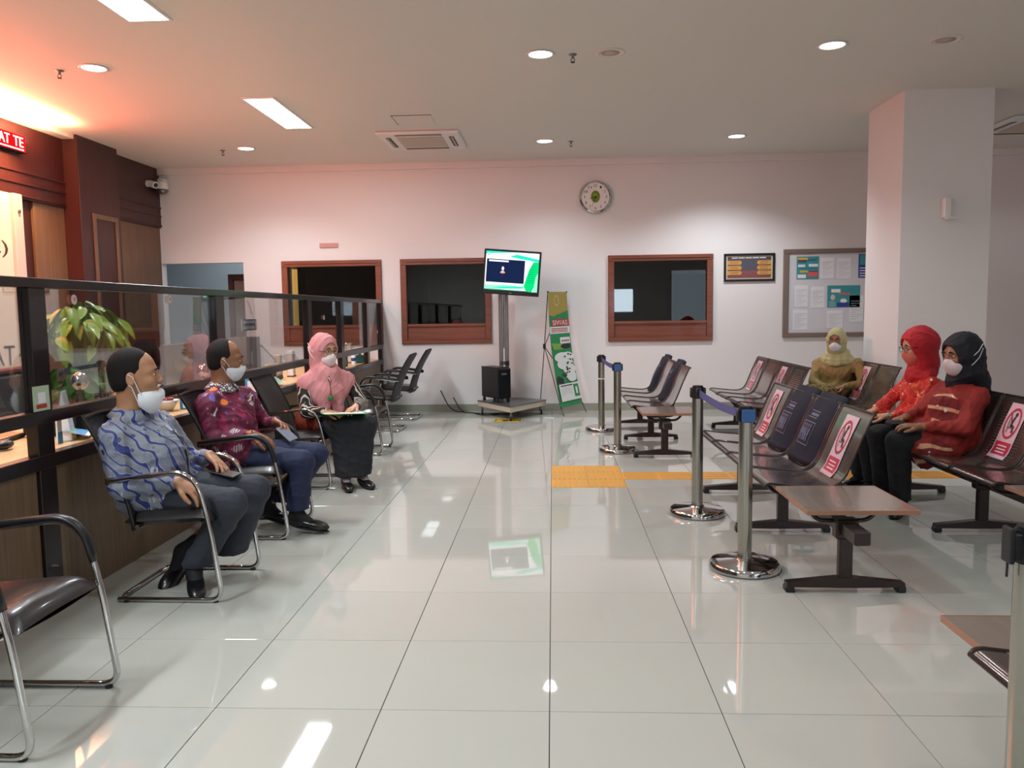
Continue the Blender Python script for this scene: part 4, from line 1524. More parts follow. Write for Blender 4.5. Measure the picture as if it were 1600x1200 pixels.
distancing_sign('A', 0, 'pink no-sitting sign on the nearest seat beside the side table')
distancing_sign('A', 3, 'pale pink sign on the aisle bench, on the seat left of the navy covers')
distancing_sign('C', 1, 'pink no-sitting sign at the right edge beside the woman in black headscarf')
distancing_sign('D', 3, 'pink sign on the farthest seat of the far bench')
distancing_sign('D', 1, 'pink sign on the far bench, second seat from the woman in green')
distancing_sign('G', 1, 'pale pink sign on the seat just right of the woman in green')


def seat_cover(bench, k, lab):
    b = benches[bench]
    r = thing('seat_cover', lab, 'seat cover', (b.location.x, b.location.y, 0), 0, 'navy seat covers')
    yc = ynum(k)
    S = seat_surf(yc)
    w = .243
    # a soft sleeve pulled over the backrest: outline in the x-z plane, swept across
    vA, vB = SEATLEN - .46, SEATLEN - .004
    prof = []
    n = 14
    for i in range(n + 1):
        v = vA + (vB - vA) * i / n
        bulge = .022 * math.sin(PI * min(1, i / n * 1.1)) + .012
        p = S(0, v, bulge)
        prof.append((p[0], p[2]))
    top = prof[-1]
    prof.append((top[0] + .02, top[1] + .028))
    prof.append((top[0] + .05, top[1] + .022))
    for i in range(n, -1, -2):
        v = vA + .05 + (vB - vA - .05) * i / n
        p = S(0, v, -.030)
        prof.append((p[0] + .012, p[2]))
    ny = 14
    vs, fs = [], []
    m = len(prof)
    cx_ = sum(p[0] for p in prof) / m
    for j in range(ny + 1):
        t = 2 * j / ny - 1
        sc = 1 - .0 * abs(t)
        for (px_, pz) in prof:
            inx = (abs(t) ** 5)
            # pinch the thickness toward the sides
            base = .22 + (pz - .50) * .36
            xx = px_ + (base + .02 - px_) * inx * .55
            vs.append((xx + .004 * math.sin(9 * pz + 3 * t), yc + w * t * (1 + .015 * math.sin(pz * 20)), pz - .012 * inx * (pz > .75)))
    for j in range(ny):
        for i in range(m):
            i2 = (i + 1) % m
            fs.append((j * m + i, j * m + i2, (j + 1) * m + i2, (j + 1) * m + i))
    fs.append(tuple(range(m))[::-1])
    fs.append(tuple(ny * m + i for i in range(m)))
    MB().add(vs, fs).obj('sleeve', 'navy', r, True)

    def Sf(u, v, h):
        i = (v - vA) / (vB - vA)
        return S(-u, v, .022 * math.sin(PI * min(1, i * 1.1)) + .0125 + h)
    P = Print(Sf, .0004)
    T = SEATLEN
    W_ = .095
    ln = lambda a, b: P.line(a, b, .005, 0, 6)
    ln((-W_, T - .10), (W_, T - .10))
    ln((W_, T - .10), (W_, T - .145))
    ln((-W_, T - .145), (W_, T - .145))
    for k in range(9):
        P.rect(-W_ + .025 + .016 * k, T - .133, -W_ + .036 + .016 * k, T - .115, 0)
    ln((-W_, T - .175), (W_, T - .175))
    ln((W_, T - .175), (W_, T - .32))
    ln((-W_, T - .175), (-W_, T - .32))
    ln((-W_, T - .325), (W_, T - .325))
    for q, xq in enumerate((-.066, -.024, .02, .066)):
        P.disc((xq, T - .198), .008, .010, 0, 10)
        P.line((xq, T - .21), (xq - .004, T - .262), .010, 0, 2)
        P.line((xq - .004, T - .262), (xq - .006, T - .302), .006, 0, 2)
        P.line((xq + .002, T - .262), (xq + .010, T - .302), .006, 0, 2)
        P.line((xq - .014, T - .222), (xq - .012, T - .262), .005, 0)
        if q == 2:
            P.disc((xq, T - .275), .020, .024, 0, 16, .75)
        else:
            P.line((xq + .014, T - .222), (xq + .012, T - .262), .005, 0)
    P.obj('stitched_print', ['thread'], r)


seat_cover('A', 1, 'navy cloth seat cover on the aisle bench, the nearer of its two')
seat_cover('A', 2, 'navy cloth seat cover on the aisle bench, the farther of its two')
seat_cover('B', 1, 'navy cloth seat cover on the far middle bench, the nearer')
seat_cover('B', 3, 'navy cloth seat cover on the far middle bench, the farther by the wall')

# ------------------------------------------------------------------ queue barrier posts
MT['belt'] = mat('belt_blue', (72, 76, 130), .6)
MT['beltblue'] = mat('clip_blue', (52, 92, 150), .5)
MT['tape'] = mat('white_tape', (220, 220, 214), .5)


def stanchion(x, y, lab, clip=0, tape=False):
    r = thing('queue_post', lab, 'barrier post', (x, y, 0), 0, 'chrome queue barrier posts')
    MB().lathe([(.178, 0), (.187, .006), (.187, .03), (.178, .042), (.12, .050), (.05, .056), (.046, .062)], 48).obj('base_plate', 'chrome', r, 'auto')
    MB().cyl((0, 0, .058), (0, 0, .80), .0375, n=32).obj('post_tube', 'brushed', r, 'auto')
    MB().cyl((0, 0, .80), (0, 0, .878), .0385, n=32).cyl((0, 0, .878), (0, 0, .886), .034, n=24).rbox((-.052, -.018, .805), (.052, .018, .872), .004).rbox((-.018, -.052, .805), (.018, .052, .872), .004).obj('belt_head', 'black', r, 'auto')
    if tape:
        MB().cyl((0, 0, .60), (0, 0, .615), .0382, n=32, caps=False).obj('tape_band', 'tape', r)
    if clip:
        MB().rbox((-.035, -.062, .805), (.035, -.050, .872), .003).obj('belt_clip', 'beltblue', r)
    return r


def belt(a, b, lab):
    r = thing('barrier_belt', lab, 'belt', (0, 0, 0), 0, 'retractable belts')
    a, b = Vector(a), Vector(b)
    d = (b - a)
    n = Vector((d.y, -d.x, 0)).normalized() * .0012
    vs, fs = [], []
    N = 10
    for i in range(N + 1):
        t = i / N
        p = a + d * t - Vector((0, 0, .02 * math.sin(PI * t)))
        for z in (-.024, .024):
            for s in (-1, 1):
                vs.append(p + n * s + Vector((0, 0, z)))
    for i in range(N):
        o = 4 * i
        fs += [(o, o + 4, o + 6, o + 2), (o + 1, o + 3, o + 7, o + 5), (o, o + 1, o + 5, o + 4), (o + 2, o + 6, o + 7, o + 3)]
    MB().add(vs, fs).obj('webbing', 'belt', r)


stanchion(1.022, 4.30, 'chrome queue post nearest in the aisle with a blue clip', 1)
stanchion(.976, 5.475, 'second chrome queue post, joined by belt to the nearest one')
stanchion(.632, 7.97, 'chrome queue post far back, nearer of the far pair', 1)
stanchion(.559, 9.40, 'chrome queue post farthest, with a white tape band', 0, True)
s5 = stanchion(1.118, 1.90, 'chrome queue post cut by the right edge of the picture')
MB().rbox((-.062, -.022, .80), (-.05, .02, .885), .003).tube([(-.056, 0, .80), (-.057, 0, .765)], .003, 6).obj('belt_clip', 'black', s5)
belt((.978, 5.42, .838), (1.018, 4.35, .838), 'blue belt between the two near queue posts')
belt((.561, 9.35, .838), (.628, 8.02, .838), 'blue belt between the two far queue posts')

# ------------------------------------------------------------------ television on its trolley
tv = thing('television', 'tilted flat television showing a green and white screen, on a tall post', 'television', (-.530, 10.62, 1.895))
k_ = 10.62 / 10.3
tv.location = (-.53 * k_ + .012, 10.62, 1.4035 + (1.895 - 1.4035) * k_)
tv.scale = (1, 1, 1)
tv.rotation_euler = (0, math.radians(4.8), 0)
TW, TH = .363 * k_, .284 * k_
MB().rbox((-TW, -.01, -TH), (TW, .05, TH), .008).obj('housing', 'black', tv)
MB().rbox((-.2, .05, -.12), (.2, .12, .14), .01).obj('rear_cover', 'black', tv)
TVM = [emis('tv_white', (250, 252, 252), 1.25), emis('tv_teal', (40, 222, 190), 1.15), emis('tv_green', (10, 214, 120), 1.1), emis('tv_navy', (30, 44, 84), .8), emis('tv_pale', (150, 246, 200), 1.15), emis('tv_rose', (240, 190, 176), 1.1), emis('tv_line', (10, 130, 90), 1.0), emis('tv_red', (150, 60, 80), 1.0)]
P = Print(planar((0, -.011, 0), (1, 0, 0), (0, 0, 1), (0, -1, 0)))
a, b = -TW + .026, TW - .026
c, d_ = -TH + .055, TH - .028
P.rect(a, c, b, d_, 0)
U = lambda u: a + (b - a) * u
V_ = lambda v: c + (d_ - c) * v
P.poly([(U(0), V_(.93)), (U(0), V_(1)), (U(.6), V_(1)), (U(.25), V_(.96))], 1)
P.poly([(U(.45), V_(.88)), (U(.56), V_(.95)), (U(1), V_(.85)), (U(1), V_(.78)), (U(.62), V_(.84))], 1)
for k in range(7):
    P.rect(U(.15 + .06 * k), V_(.915), U(.2 + .06 * k), V_(.935), 5)
P.disc((U(.05), V_(.92)), .018, .024, 4, 12)
P.rect(U(.02), V_(.20), U(.74), V_(.80), 3)
P.rect(U(.06), V_(.735), U(.43), V_(.775), 0)
P.disc((U(.33), V_(.565)), .016, .026, 0, 14)
P.poly([(U(.28), V_(.45)), (U(.38), V_(.45)), (U(.355), V_(.50)), (U(.305), V_(.50))], 5)
P.poly([(U(.31), V_(.42)), (U(.35), V_(.42)), (U(.36), V_(.45)), (U(.30), V_(.45))], 7)
P.poly([(U(.80), V_(.0)), (U(.74), V_(.13)), (U(.82), V_(.55)), (U(.90), V_(.78)), (U(1), V_(.78)), (U(1), V_(.40)), (U(.90), V_(.0))], 2)
P.poly([(U(.92), V_(0)), (U(.96), V_(.4)), (U(1), V_(.5)), (U(1), V_(0))], 4)
for k in range(9):
    P.rect(U(.80), V_(.24 + .055 * k), U(.93), V_(.247 + .055 * k), 6)
P.poly([(U(0), V_(.02)), (U(0), V_(.12)), (U(.4), V_(.15)), (U(.74), V_(.12)), (U(.74), V_(.07)), (U(.3), V_(.02))], 4)
P.poly([(U(.1), V_(.05)), (U(.35), V_(.10)), (U(.74), V_(.13)), (U(.74), V_(.08)), (U(.4), V_(.06))], 1)
P.rect(U(0), V_(0), U(.82), V_(.02), 6)
P.obj('screen', TVM, tv)
MB().rbox((-.018, -.013, -TH + .02), (.018, -.009, -TH + .03), .002).obj('logo_plate', 'greymetal', tv)

tr = thing('tv_trolley', 'low grey metal trolley with a double steel post, under the television', 'trolley', (0, 0, 0))
poly = [(-1.045, 10.92), (-.545, 10.12), (-.10, 10.93), (-.50, 11.24)]
MB().prism(poly, 2, .185, .198).obj('deck', 'greymetal', tr)
ap = MB()
for p_, q_ in zip(poly, poly[1:] + poly[:1]):
    p_, q_ = Vector((*p_, 0)), Vector((*q_, 0))
    dd = (q_ - p_).normalized()
    nn = Vector((-dd.y, dd.x, 0)) * .006
    A_, B_ = p_ + nn, q_ + nn
    ap.add([A_ + Vector((0, 0, .12)), B_ + Vector((0, 0, .12)), B_ + Vector((0, 0, .187)), A_ + Vector((0, 0, .187)),
            A_ + nn + Vector((0, 0, .12)), B_ + nn + Vector((0, 0, .12)), B_ + nn + Vector((0, 0, .187)), A_ + nn + Vector((0, 0, .187))],
           [(0, 1, 2, 3), (7, 6, 5, 4), (0, 4, 5, 1), (3, 2, 6, 7), (0, 3, 7, 4), (1, 5, 6, 2)])
ap.obj('apron', MT['acgrille'], tr)
for (x, y) in ((-.98, 10.93), (-.55, 10.24), (-.17, 10.93), (-.50, 11.17)):
    cs = MB()
    cs.cyl((x, y, .075), (x, y, .12), .012, n=10).rbox((x - .018, y - .025, .05), (x + .018, y + .025, .08), .005)
    g_ = cs.obj('castor', 'greymetal', tr)
    MB().cyl((x - .012, y, .037), (x + .012, y, .037), .037, n=18).obj('wheel', 'black', g_, 'auto')
for x in (-.715, -.635):
    MB().rbox((x - .026, 11.0, .198), (x + .026, 11.05, 2.0), .008).obj('post', 'greymetal', tr)
MB().rbox((-.682, 11.02, .9), (-.668, 11.035, 1.95), .003).obj('cable_cover', 'black', tr)
MB().rbox((-.74, 10.80, 1.82), (-.42, 11.0, 1.98), .01).obj('mount', 'greymetal', tr)

pc = thing('computer_tower', 'black wheeled computer tower standing on the trolley', 'computer', (-.78, 10.78, .198), math.radians(0))
pc.rotation_euler = (0, 0, math.radians(33))
MB().rbox((-.10, -.24, .055), (.10, .22, .455), .008).rbox((-.095, -.20, .455), (.095, .24, .468), .005).obj('case', 'black', pc)
MT['blkgloss'] = mat('black_front', (16, 17, 22), .25)

MB().rbox((-.092, -.25, .07), (.092, -.24, .445), .004).obj('front_panel', 'blkgloss', pc)
MB().rbox((-.05, -.254, .37), (.03, -.25, .395), .002).obj('badge', 'greymetal', pc)
for (x, y) in ((-.08, -.20), (.08, -.20), (-.08, .18), (.08, .18)):
    MB().cyl((x - .01, y, .027), (x + .01, y, .027), .027, n=14).rbox((x - .014, y - .014, .03), (x + .014, y + .014, .06), .003).obj('wheel', 'black', pc)
hp = thing('coiled_cable', 'black cable coil lying on top of the computer tower', 'cable', (-.66, 10.9, .668))
MB().tube([(.06 * math.cos(t), .06 * math.sin(t), .012 + .004 * t) for t in [k * .4 for k in range(32)]], .007, 6).obj('coil', 'blackm', hp, True)
cb_ = thing('power_cable', 'power cables trailing on the floor left of the trolley', 'cable', (0, 0, 0))
MB().tube(fillet([(-.75, 10.9, .01), (-.95, 10.75, .01), (-1.15, 11.1, .01), (-1.45, 11.2, .01), (-1.6, 11.28, .3)], .15), .007, 6).obj('cable', 'blackm', cb_, True)
MB().tube(fillet([(-.6, 10.95, .01), (-1.0, 10.95, .01), (-1.3, 11.15, .01), (-1.42, 11.27, .2)], .15), .007, 6).obj('cable', 'dkteal', cb_, True)

ys_ = thing('floor_sticker', 'yellow floor sticker with black marks in front of the trolley', 'sticker', (-.60, 10.30, 0))
P = Print(planar((0, 0, 0), (1, 0, 0), (0, 1, 0), (0, 0, 1)), .0002)
P.rect(-.175, -.15, .175, .15, 0)
P.rect(-.16, .12, -.06, .135, 1)
P.disc((.07, 0), .09, .085, 1, 20, .8)
P.disc((-.03, -.02), .04, .06, 1, 16)
P.line((-.15, -.12), (-.15, .12), .01, 1)
P.line((.165, -.14), (.165, .14), .01, 1)
P.line((.0, .05), (.13, -.06), .03, 1)
P.obj('print', [mat('sticker_yellow', (226, 186, 40), .4), 'ink'], ys_)

# ------------------------------------------------------------------ X-stand banner
bn = thing('banner_stand', 'narrow green and gold X-frame banner leaning beside the television', 'banner', (0, 0, 0))
B00, B10 = Vector((.10, 10.72, .10)), Vector((.40, 11.14, .12))
B01, B11 = Vector((-.065, 10.86, 1.66)), Vector((.19, 11.17, 1.66))


def bsurf(u, v, h):
    p = (B00 * (1 - u) + B10 * u) * (1 - v) + (B01 * (1 - u) + B11 * u) * v
    nrm = (B10 - B00).cross(B01 - B00).normalized()
    p = p + nrm * (h + .001) + nrm * (-.05 * math.sin(PI * v))
    return tuple(p)


MT['bgreen'] = mat('banner_green', (44, 140, 88), .5)
MT['bgold'] = mat('banner_gold', (170, 150, 76), .5)
MT['bwhite'] = mat('banner_white', (228, 230, 228), .5)
MT['bred'] = mat('banner_red', (176, 60, 62), .5)
MT['blime'] = mat('banner_lime', (120, 170, 70), .5)
P = Print(bsurf, .0005)
P.rect(0, 0, 1, 1, 0, 2, 20)
P.rect(0, .80, 1, 1, 1, 2, 5)
P.poly([(0, .80), (.55, .775), (1, .81), (1, .80), (.9, .80)], 1)
P.disc((.42, .925), .12, .045, 4, 20, .85)
P.poly([(.30, .795), (1, .84), (1, .78), (.3, .78)], 0)
P.rect(.12, .705, 1, .765, 3)
P.text('SIWAS', .16, .712, .76, .044, 2)
P.rect(0, .64, 1, .70, 2)
for k in range(3):
    P.rect(.06, .652 + .014 * k, .9, .659 + .014 * k, 3)
P.poly([(0, .56), (.5, .55), (.6, .50), (.1, .50)], 5)
P.rect(.45, .55, .95, .605, 2)
for k in range(4):
    P.rect(.52 + .1 * k, .566, .59 + .1 * k, .582, 3)
P.disc((.7, .525), .26, .02, 6, 16)
for (u, v, a_, b2) in ((.45, .43, .38, .045), (.7, .435, .30, .04), (.55, .37, .40, .05), (.7, .32, .30, .045), (.72, .265, .24, .04), (.75, .24, .20, .03)):
    P.disc((u, v), a_, b2, 2, 22)
rnd = random.Random(2)
for k in range(16):
    u, v = rnd.uniform(.3, .85), rnd.uniform(.26, .45)
    P.rect(u, v, u + .08, v + .012, 6)
P.rect(.04, .05, .98, .20, 2)
for k in range(6):
    P.rect(.10, .085 + .015 * k, .60, .089 + .015 * k, 7)
P.rect(.10, .18, .65, .188, 6)
P.rect(.68, .075, .92, .185, 0)
P.rect(.76, .10, .84, .16, 2)
P.poly([(.0, .22), (.05, .28), (.3, .24), (.28, .20)], 6)
P.obj('banner_print', ['bgreen', 'bgold', 'bwhite', 'bred', 'cream', 'blime', 'ink', 'faint'], bn)
vs, fs = [], []
for j in range(21):
    for i in range(2):
        vs.append(bsurf(i, j / 20, -.0025))
for j in range(20):
    fs.append((2 * j, 2 * j + 1, 2 * j + 3, 2 * j + 2))
MB().add(vs, fs).obj('banner_back', 'bwhite', bn)
hub = Vector((-.12, 11.05, .92))
for k, (a_, b_) in enumerate(((B01, hub), (B11, hub), (B00, hub), (B10, hub), (Vector((-.20, 11.26, .0)), hub))):
    MB().tube([a_, a_ * .5 + b_ * .5 + Vector((0, 0, .0)), b_], .006, 8).obj('strut', 'black', bn)
MB().rbox((hub.x - .02, hub.y - .02, hub.z - .035), (hub.x + .02, hub.y + .02, hub.z + .035), .006).obj('hub', 'black', bn)
for a_, b_ in ((B00, (.135, 10.66, 0)), (B10, (.45, 11.08, 0))):
    MB().tube([a_, b_], .006, 8).obj('foot', 'black', bn)
for p_ in (B01, B11, B00, B10):
    MB().sph(tuple(p_), .012, 10).obj('corner_cap', 'black', bn)

# ------------------------------------------------------------------ people: blended volumes turned into one surface
def V3(*a):
    return np.array(a if len(a) > 1 else a[0], dtype=np.float64)


def unit(v):
    v = np.asarray(v, float)
    return v / np.linalg.norm(v)


class Vol:
    """smoothly blended tapered limbs and ellipsoids, meshed by surface nets"""
    def __init__(s):
        s.p = []

    def cap(s, a, b, ra, rb=None, k=.02, op='+'):
        s.p.append(('c', V3(a), V3(b), ra, ra if rb is None else rb, k, op))
        return s

    def chain(s, pts, rs, k=.02):
        for i in range(len(pts) - 1):
            s.cap(pts[i], pts[i + 1], rs[i], rs[i + 1], k)
        return s

    def ell(s, c, r, R=None, k=.02, op='+'):
        s.p.append(('e', V3(c), np.eye(3) if R is None else np.asarray(R, float), V3(r), None, k, op))
        return s

    def plane(s, pt, n, op='cut'):
        """cut away everything on the side n points to"""
        s.p.append(('h', V3(pt), unit(n), None, None, 0, op))
        return s

    def bounds(s):
        lo, hi = np.full(3, 1e9), np.full(3, -1e9)
        for q in s.p:
            if q[-1] != '+':
                continue
            if q[0] == 'c':
                r = max(q[3], q[4])
                lo = np.minimum(lo, np.minimum(q[1], q[2]) - r)
                hi = np.maximum(hi, np.maximum(q[1], q[2]) + r)
            elif q[0] == 'e':
                e = np.sqrt(((q[2] * q[3]) ** 2).sum(1))
                lo = np.minimum(lo, q[1] - e)
                hi = np.maximum(hi, q[1] + e)
        return lo, hi

    @staticmethod
    def _d(q, P):
        if q[0] == 'c':
            a, b = q[1], q[2]
            ab = b - a
            L = max(ab @ ab, 1e-9)
            t = np.clip(((P - a) @ ab) / L, 0, 1)
            d = np.sqrt(((P - a - t[..., None] * ab) ** 2).sum(-1))
            return d - (q[3] + (q[4] - q[3]) * t)
        if q[0] == 'e':
            X = (P - q[1]) @ q[2]
            k0 = np.sqrt(((X / q[3]) ** 2).sum(-1))
            k1 = np.sqrt(((X / q[3] ** 2) ** 2).sum(-1)) + 1e-9
            return k0 * (k0 - 1) / k1
        return (P - q[1]) @ q[2]

    def at(s, P):
        P = np.asarray(P, float)
        f = np.full(P.shape[:-1], 1.0)
        for q in s.p:
            f = s._comb(f, s._d(q, P), q)
        return f

    @staticmethod
    def _comb(f, d, q):
        k = q[-2]
        if q[-1] == '+':
            h = np.clip(.5 + .5 * (f - d) / max(k, 1e-5), 0, 1)
            return f * (1 - h) + d * h - k * h * (1 - h)
        if q[-1] == '-':
            h = np.clip(.5 - .5 * (f + d) / max(k, 1e-5), 0, 1)
            return f * (1 - h) - d * h + k * h * (1 - h)
        return np.maximum(f, d)

    def grid(s, lo, hi, h):
        n = np.ceil((hi - lo) / h).astype(int) + 1
        f = np.full(n, .2, np.float32)
        ax = [lo[i] + h * np.arange(n[i]) for i in range(3)]
        for q in s.p:
            if q[0] == 'h':
                sl = [slice(0, n[i]) for i in range(3)]
            else:
                m = q[-2] + 3 * h
                if q[0] == 'c':
                    r = max(q[3], q[4])
                    a, b = np.minimum(q[1], q[2]) - r - m, np.maximum(q[1], q[2]) + r + m
                else:
                    e = np.sqrt(((q[2] * q[3]) ** 2).sum(1))
                    a, b = q[1] - e - m, q[1] + e + m
                i0 = np.clip(((a - lo) / h).astype(int), 0, n)
                i1 = np.clip(((b - lo) / h).astype(int) + 2, 0, n)
                if (i1 <= i0).any():
                    continue
                sl = [slice(i0[i], i1[i]) for i in range(3)]
            G = np.stack(np.meshgrid(ax[0][sl[0]], ax[1][sl[1]], ax[2][sl[2]], indexing='ij'), -1)
            sub = f[sl[0], sl[1], sl[2]]
            f[sl[0], sl[1], sl[2]] = s._comb(sub, s._d(q, G), q)
        return f

    def polys(s, h, lo=None, hi=None):
        if lo is None:
            lo, hi = s.bounds()
            lo, hi = lo - 2.5 * h, hi + 2.5 * h
        f = s.grid(lo, hi, h)
        return nets(f, lo, h)


def nets(f, lo, h):
    ins = f < 0
    c = [ins[i:ins.shape[0] - 1 + i, j:ins.shape[1] - 1 + j, k:ins.shape[2] - 1 + k] for i in (0, 1) for j in (0, 1) for k in (0, 1)]
    s = sum(x.astype(np.int8) for x in c)
    act = (s > 0) & (s < 8)
    I = np.argwhere(act)
    if len(I) == 0:
        return np.zeros((0, 3)), np.zeros((0, 4), int)
    idx = np.full(act.shape, -1, np.int64)
    idx[act] = np.arange(len(I))
    off = np.array([(i, j, k) for i in (0, 1) for j in (0, 1) for k in (0, 1)])
    val = np.stack([f[I[:, 0] + o[0], I[:, 1] + o[1], I[:, 2] + o[2]] for o in off], 1).astype(float)
    acc = np.zeros((len(I), 3))
    cnt = np.zeros(len(I))
    for a in range(8):
        for b in range(a + 1, 8):
            if abs(off[a] - off[b]).sum() != 1:
                continue
            va, vb = val[:, a], val[:, b]
            m = (va < 0) != (vb < 0)
            t = np.where(m, va / np.where(m, va - vb, 1), 0)
            acc += np.where(m[:, None], off[a] + (off[b] - off[a]) * t[:, None], 0)
            cnt += m
    V = lo + h * (I + acc / cnt[:, None])
    F = []
    for ax in range(3):
        u, w = (ax + 1) % 3, (ax + 2) % 3
        sh = [slice(None)] * 3
        a_ = [slice(1, -1)] * 3
        a_[ax] = slice(0, -1)
        b_ = [slice(1, -1)] * 3
        b_[ax] = slice(1, None)
        A, B = ins[tuple(a_)], ins[tuple(b_)]
        for flip, M_ in ((False, A & ~B), (True, ~A & B)):
            E = np.argwhere(M_)
            if not len(E):
                continue
            base = E.copy()
            base[:, u] += 1
            base[:, w] += 1

            def g(du, dw):
                q = base.copy()
                q[:, u] -= du
                q[:, w] -= dw
                return idx[q[:, 0], q[:, 1], q[:, 2]]
            q = np.stack([g(1, 1), g(0, 1), g(0, 0), g(1, 0)], 1)
            F.append(q[:, ::-1] if flip else q)
    F = np.concatenate(F) if F else np.zeros((0, 4), int)
    F = F[(F >= 0).all(1)]
    return V, F


def normals(V, F):
    n = np.cross(V[F[:, 2]] - V[F[:, 0]], V[F[:, 3]] - V[F[:, 1]])
    N = np.zeros_like(V)
    for k in range(4):
        np.add.at(N, F[:, k], n)
    return N / (np.linalg.norm(N, axis=1, keepdims=True) + 1e-12)


def folds(V, F, amp, scale=1., seed=0, keep=None):
    """cloth creases: a few warped ripples along the surface normal"""
    r = np.random.RandomState(seed)
    N = normals(V, F)
    Wp = V + .03 * np.sin(V[:, [1, 2, 0]] * 17 * scale + seed)
    d = np.zeros(len(V))
    for k in range(5):
        kv = unit(r.normal(size=3)) * (22 + 16 * k) * scale
        s = np.sin(Wp @ kv + r.uniform(0, 6.28))
        d += (1 - np.abs(s)) ** 2 * (1.0 / (1 + .5 * k)) - .33 / (1 + .5 * k)
    if keep is not None:
        d *= keep(V)
    return V + N * (amp * d)[:, None]


def np_mesh(name, V, F, m):
    me = bpy.data.meshes.new(name)
    me.vertices.add(len(V))
    me.vertices.foreach_set('co', np.asarray(V, np.float32).ravel())
    me.loops.add(F.size)
    me.loops.foreach_set('vertex_index', F.astype(np.int32).ravel())
    me.polygons.add(len(F))
    me.polygons.foreach_set('loop_start', np.arange(0, F.size, 4, dtype=np.int32))
    try:
        me.polygons.foreach_set('loop_total', np.full(len(F), 4, np.int32))
    except Exception:
        pass
    me.polygons.foreach_set('use_smooth', np.ones(len(F), bool))
    for x in (m if isinstance(m, (list, tuple)) else [m]):
        me.materials.append(MT[x] if isinstance(x, str) else x)
    me.update(calc_edges=True)
    me.validate()
    return me


def vol_obj(name, vol, h, m, parent=None, fold=None, mx=None, relax=1, **kw):
    V, F = vol.polys(h)
    if fold:
        V = folds(V, F, *fold)
    if mx is not None:
        V = V @ np.array(mx[0]).T + np.array(mx[1])
    return link(name, np_mesh(name, V, F, m), parent, **kw)


def trace(vol, p, d, off=.003):
    """walk from p along d onto the surface"""
    p, d = V3(p), unit(d)
    for _ in range(60):
        f = float(vol.at(p))
        if f < off:
            break
        p = p + d * max(f - off * .5, .001)
    return p


def head_frame(fwd, tilt=0.):
    f = unit(fwd)
    s = unit(np.cross((0, 0, 1), f))     # the person's left
    u = np.cross(f, s)
    if tilt:
        c, sn = math.cos(tilt), math.sin(tilt)
        s, u = s * c + u * sn, u * c - s * sn
    return np.stack([f, s, u], 1)        # columns: forward, left, up


def head_into(v, C, H, S, ears=True, male=True):
    W_ = lambda x, y, z: C + H @ (V3(x, y, z) * S)
    v.ell(W_(-.010, 0, .028), V3(.098, .077, .094) * S, H, .02)
    v.ell(W_(.020, 0, -.040), V3(.070, .060, .078) * S, H, .04)
    v.ell(W_(.048, 0, -.088), V3(.030, .032, .024) * S, H, .03)        # chin
    v.ell(W_(.062, 0, .020), V3(.030, .055, .022) * S, H, .02)         # brow
    v.cap(W_(.082, 0, .012), W_(.104, 0, -.026), .008 * S, .013 * S, .012)
    for s in (-1, 1):
        v.ell(W_(.100, s * .011, -.030), V3(.011, .009, .008) * S, H, .008)
        v.ell(W_(.058, s * .040, -.028), V3(.028, .020, .022) * S, H, .02)     # cheek
        v.ell(W_(.092, s * .031, .004), V3(.016, .017, .010) * S, H, .012, '-')
        v.ell(W_(.076, s * .031, .003), V3(.013, .014, .012) * S, H, .004)
        if ears:
            v.ell(W_(-.008, s * .079, -.012), V3(.019, .009, .033) * S, H, .006)
            v.ell(W_(-.006, s * .089, -.008), V3(.010, .006, .020) * S, H, .006, '-')
    v.ell(W_(.090, 0, -.060), V3(.010, .024, .007) * S, H, .008)       # lips
    v.ell(W_(.088, 0, -.072), V3(.010, .020, .007) * S, H, .008)
    v.cap(W_(.104, -.018, -.0655), W_(.104, .018, -.0655), .0035 * S, None, .003, '-')
    return W_


def hand_into(v, wrist, d, back, thumb_side, curl=(.2, .25, .25), spread=1., S=1.0):
    """palm with four unequal, jointed fingers and a thumb leaving its side"""
    wrist, d, n = V3(wrist), unit(d), unit(back)
    n = unit(n - d * (n @ d))
    t = np.cross(d, n) * thumb_side
    offs = (.030, .010, -.011, -.030)
    lens = (.072, .080, .074, .058)
    reach = (.086, .090, .086, .077)
    v.ell(wrist + d * .045 * S, V3(.050, .038, .016) * S, np.stack([d, t, n], 1), .012)
    for i in range(4):
        kn = wrist + d * reach[i] * S + t * offs[i] * S + n * (.004 if i in (1, 2) else 0)
        v.cap(wrist + t * offs[i] * .45 * S, kn, .016 * S, .0115 * S, .008)
        fd = unit(d + t * spread * (.17, .05, -.07, -.19)[i])
        p = kn
        ang = 0
        for j, (fl, r0, r1) in enumerate(((.46, .0108, .0098), (.30, .0098, .0088), (.24, .0088, .0072))):
            ang += curl[j]
            dd = fd * math.cos(ang) - n * math.sin(ang)
            q = p + dd * lens[i] * fl * S
            v.cap(p, q, r0 * S, r1 * S, .003)
            p = q
    b = wrist + d * .022 * S + t * .024 * S - n * .004
    m_ = b + unit(d * .75 + t * .6 - n * .25) * .042 * S
    e = m_ + unit(d * .95 + t * .30 - n * .3) * .032 * S
    e2 = e + unit(d * 1. + t * .02 - n * .3) * .026 * S
    v.cap(b, m_, .017 * S, .0125 * S, .010).cap(m_, e, .0125 * S, .011 * S, .004).cap(e, e2, .011 * S, .009 * S, .004)


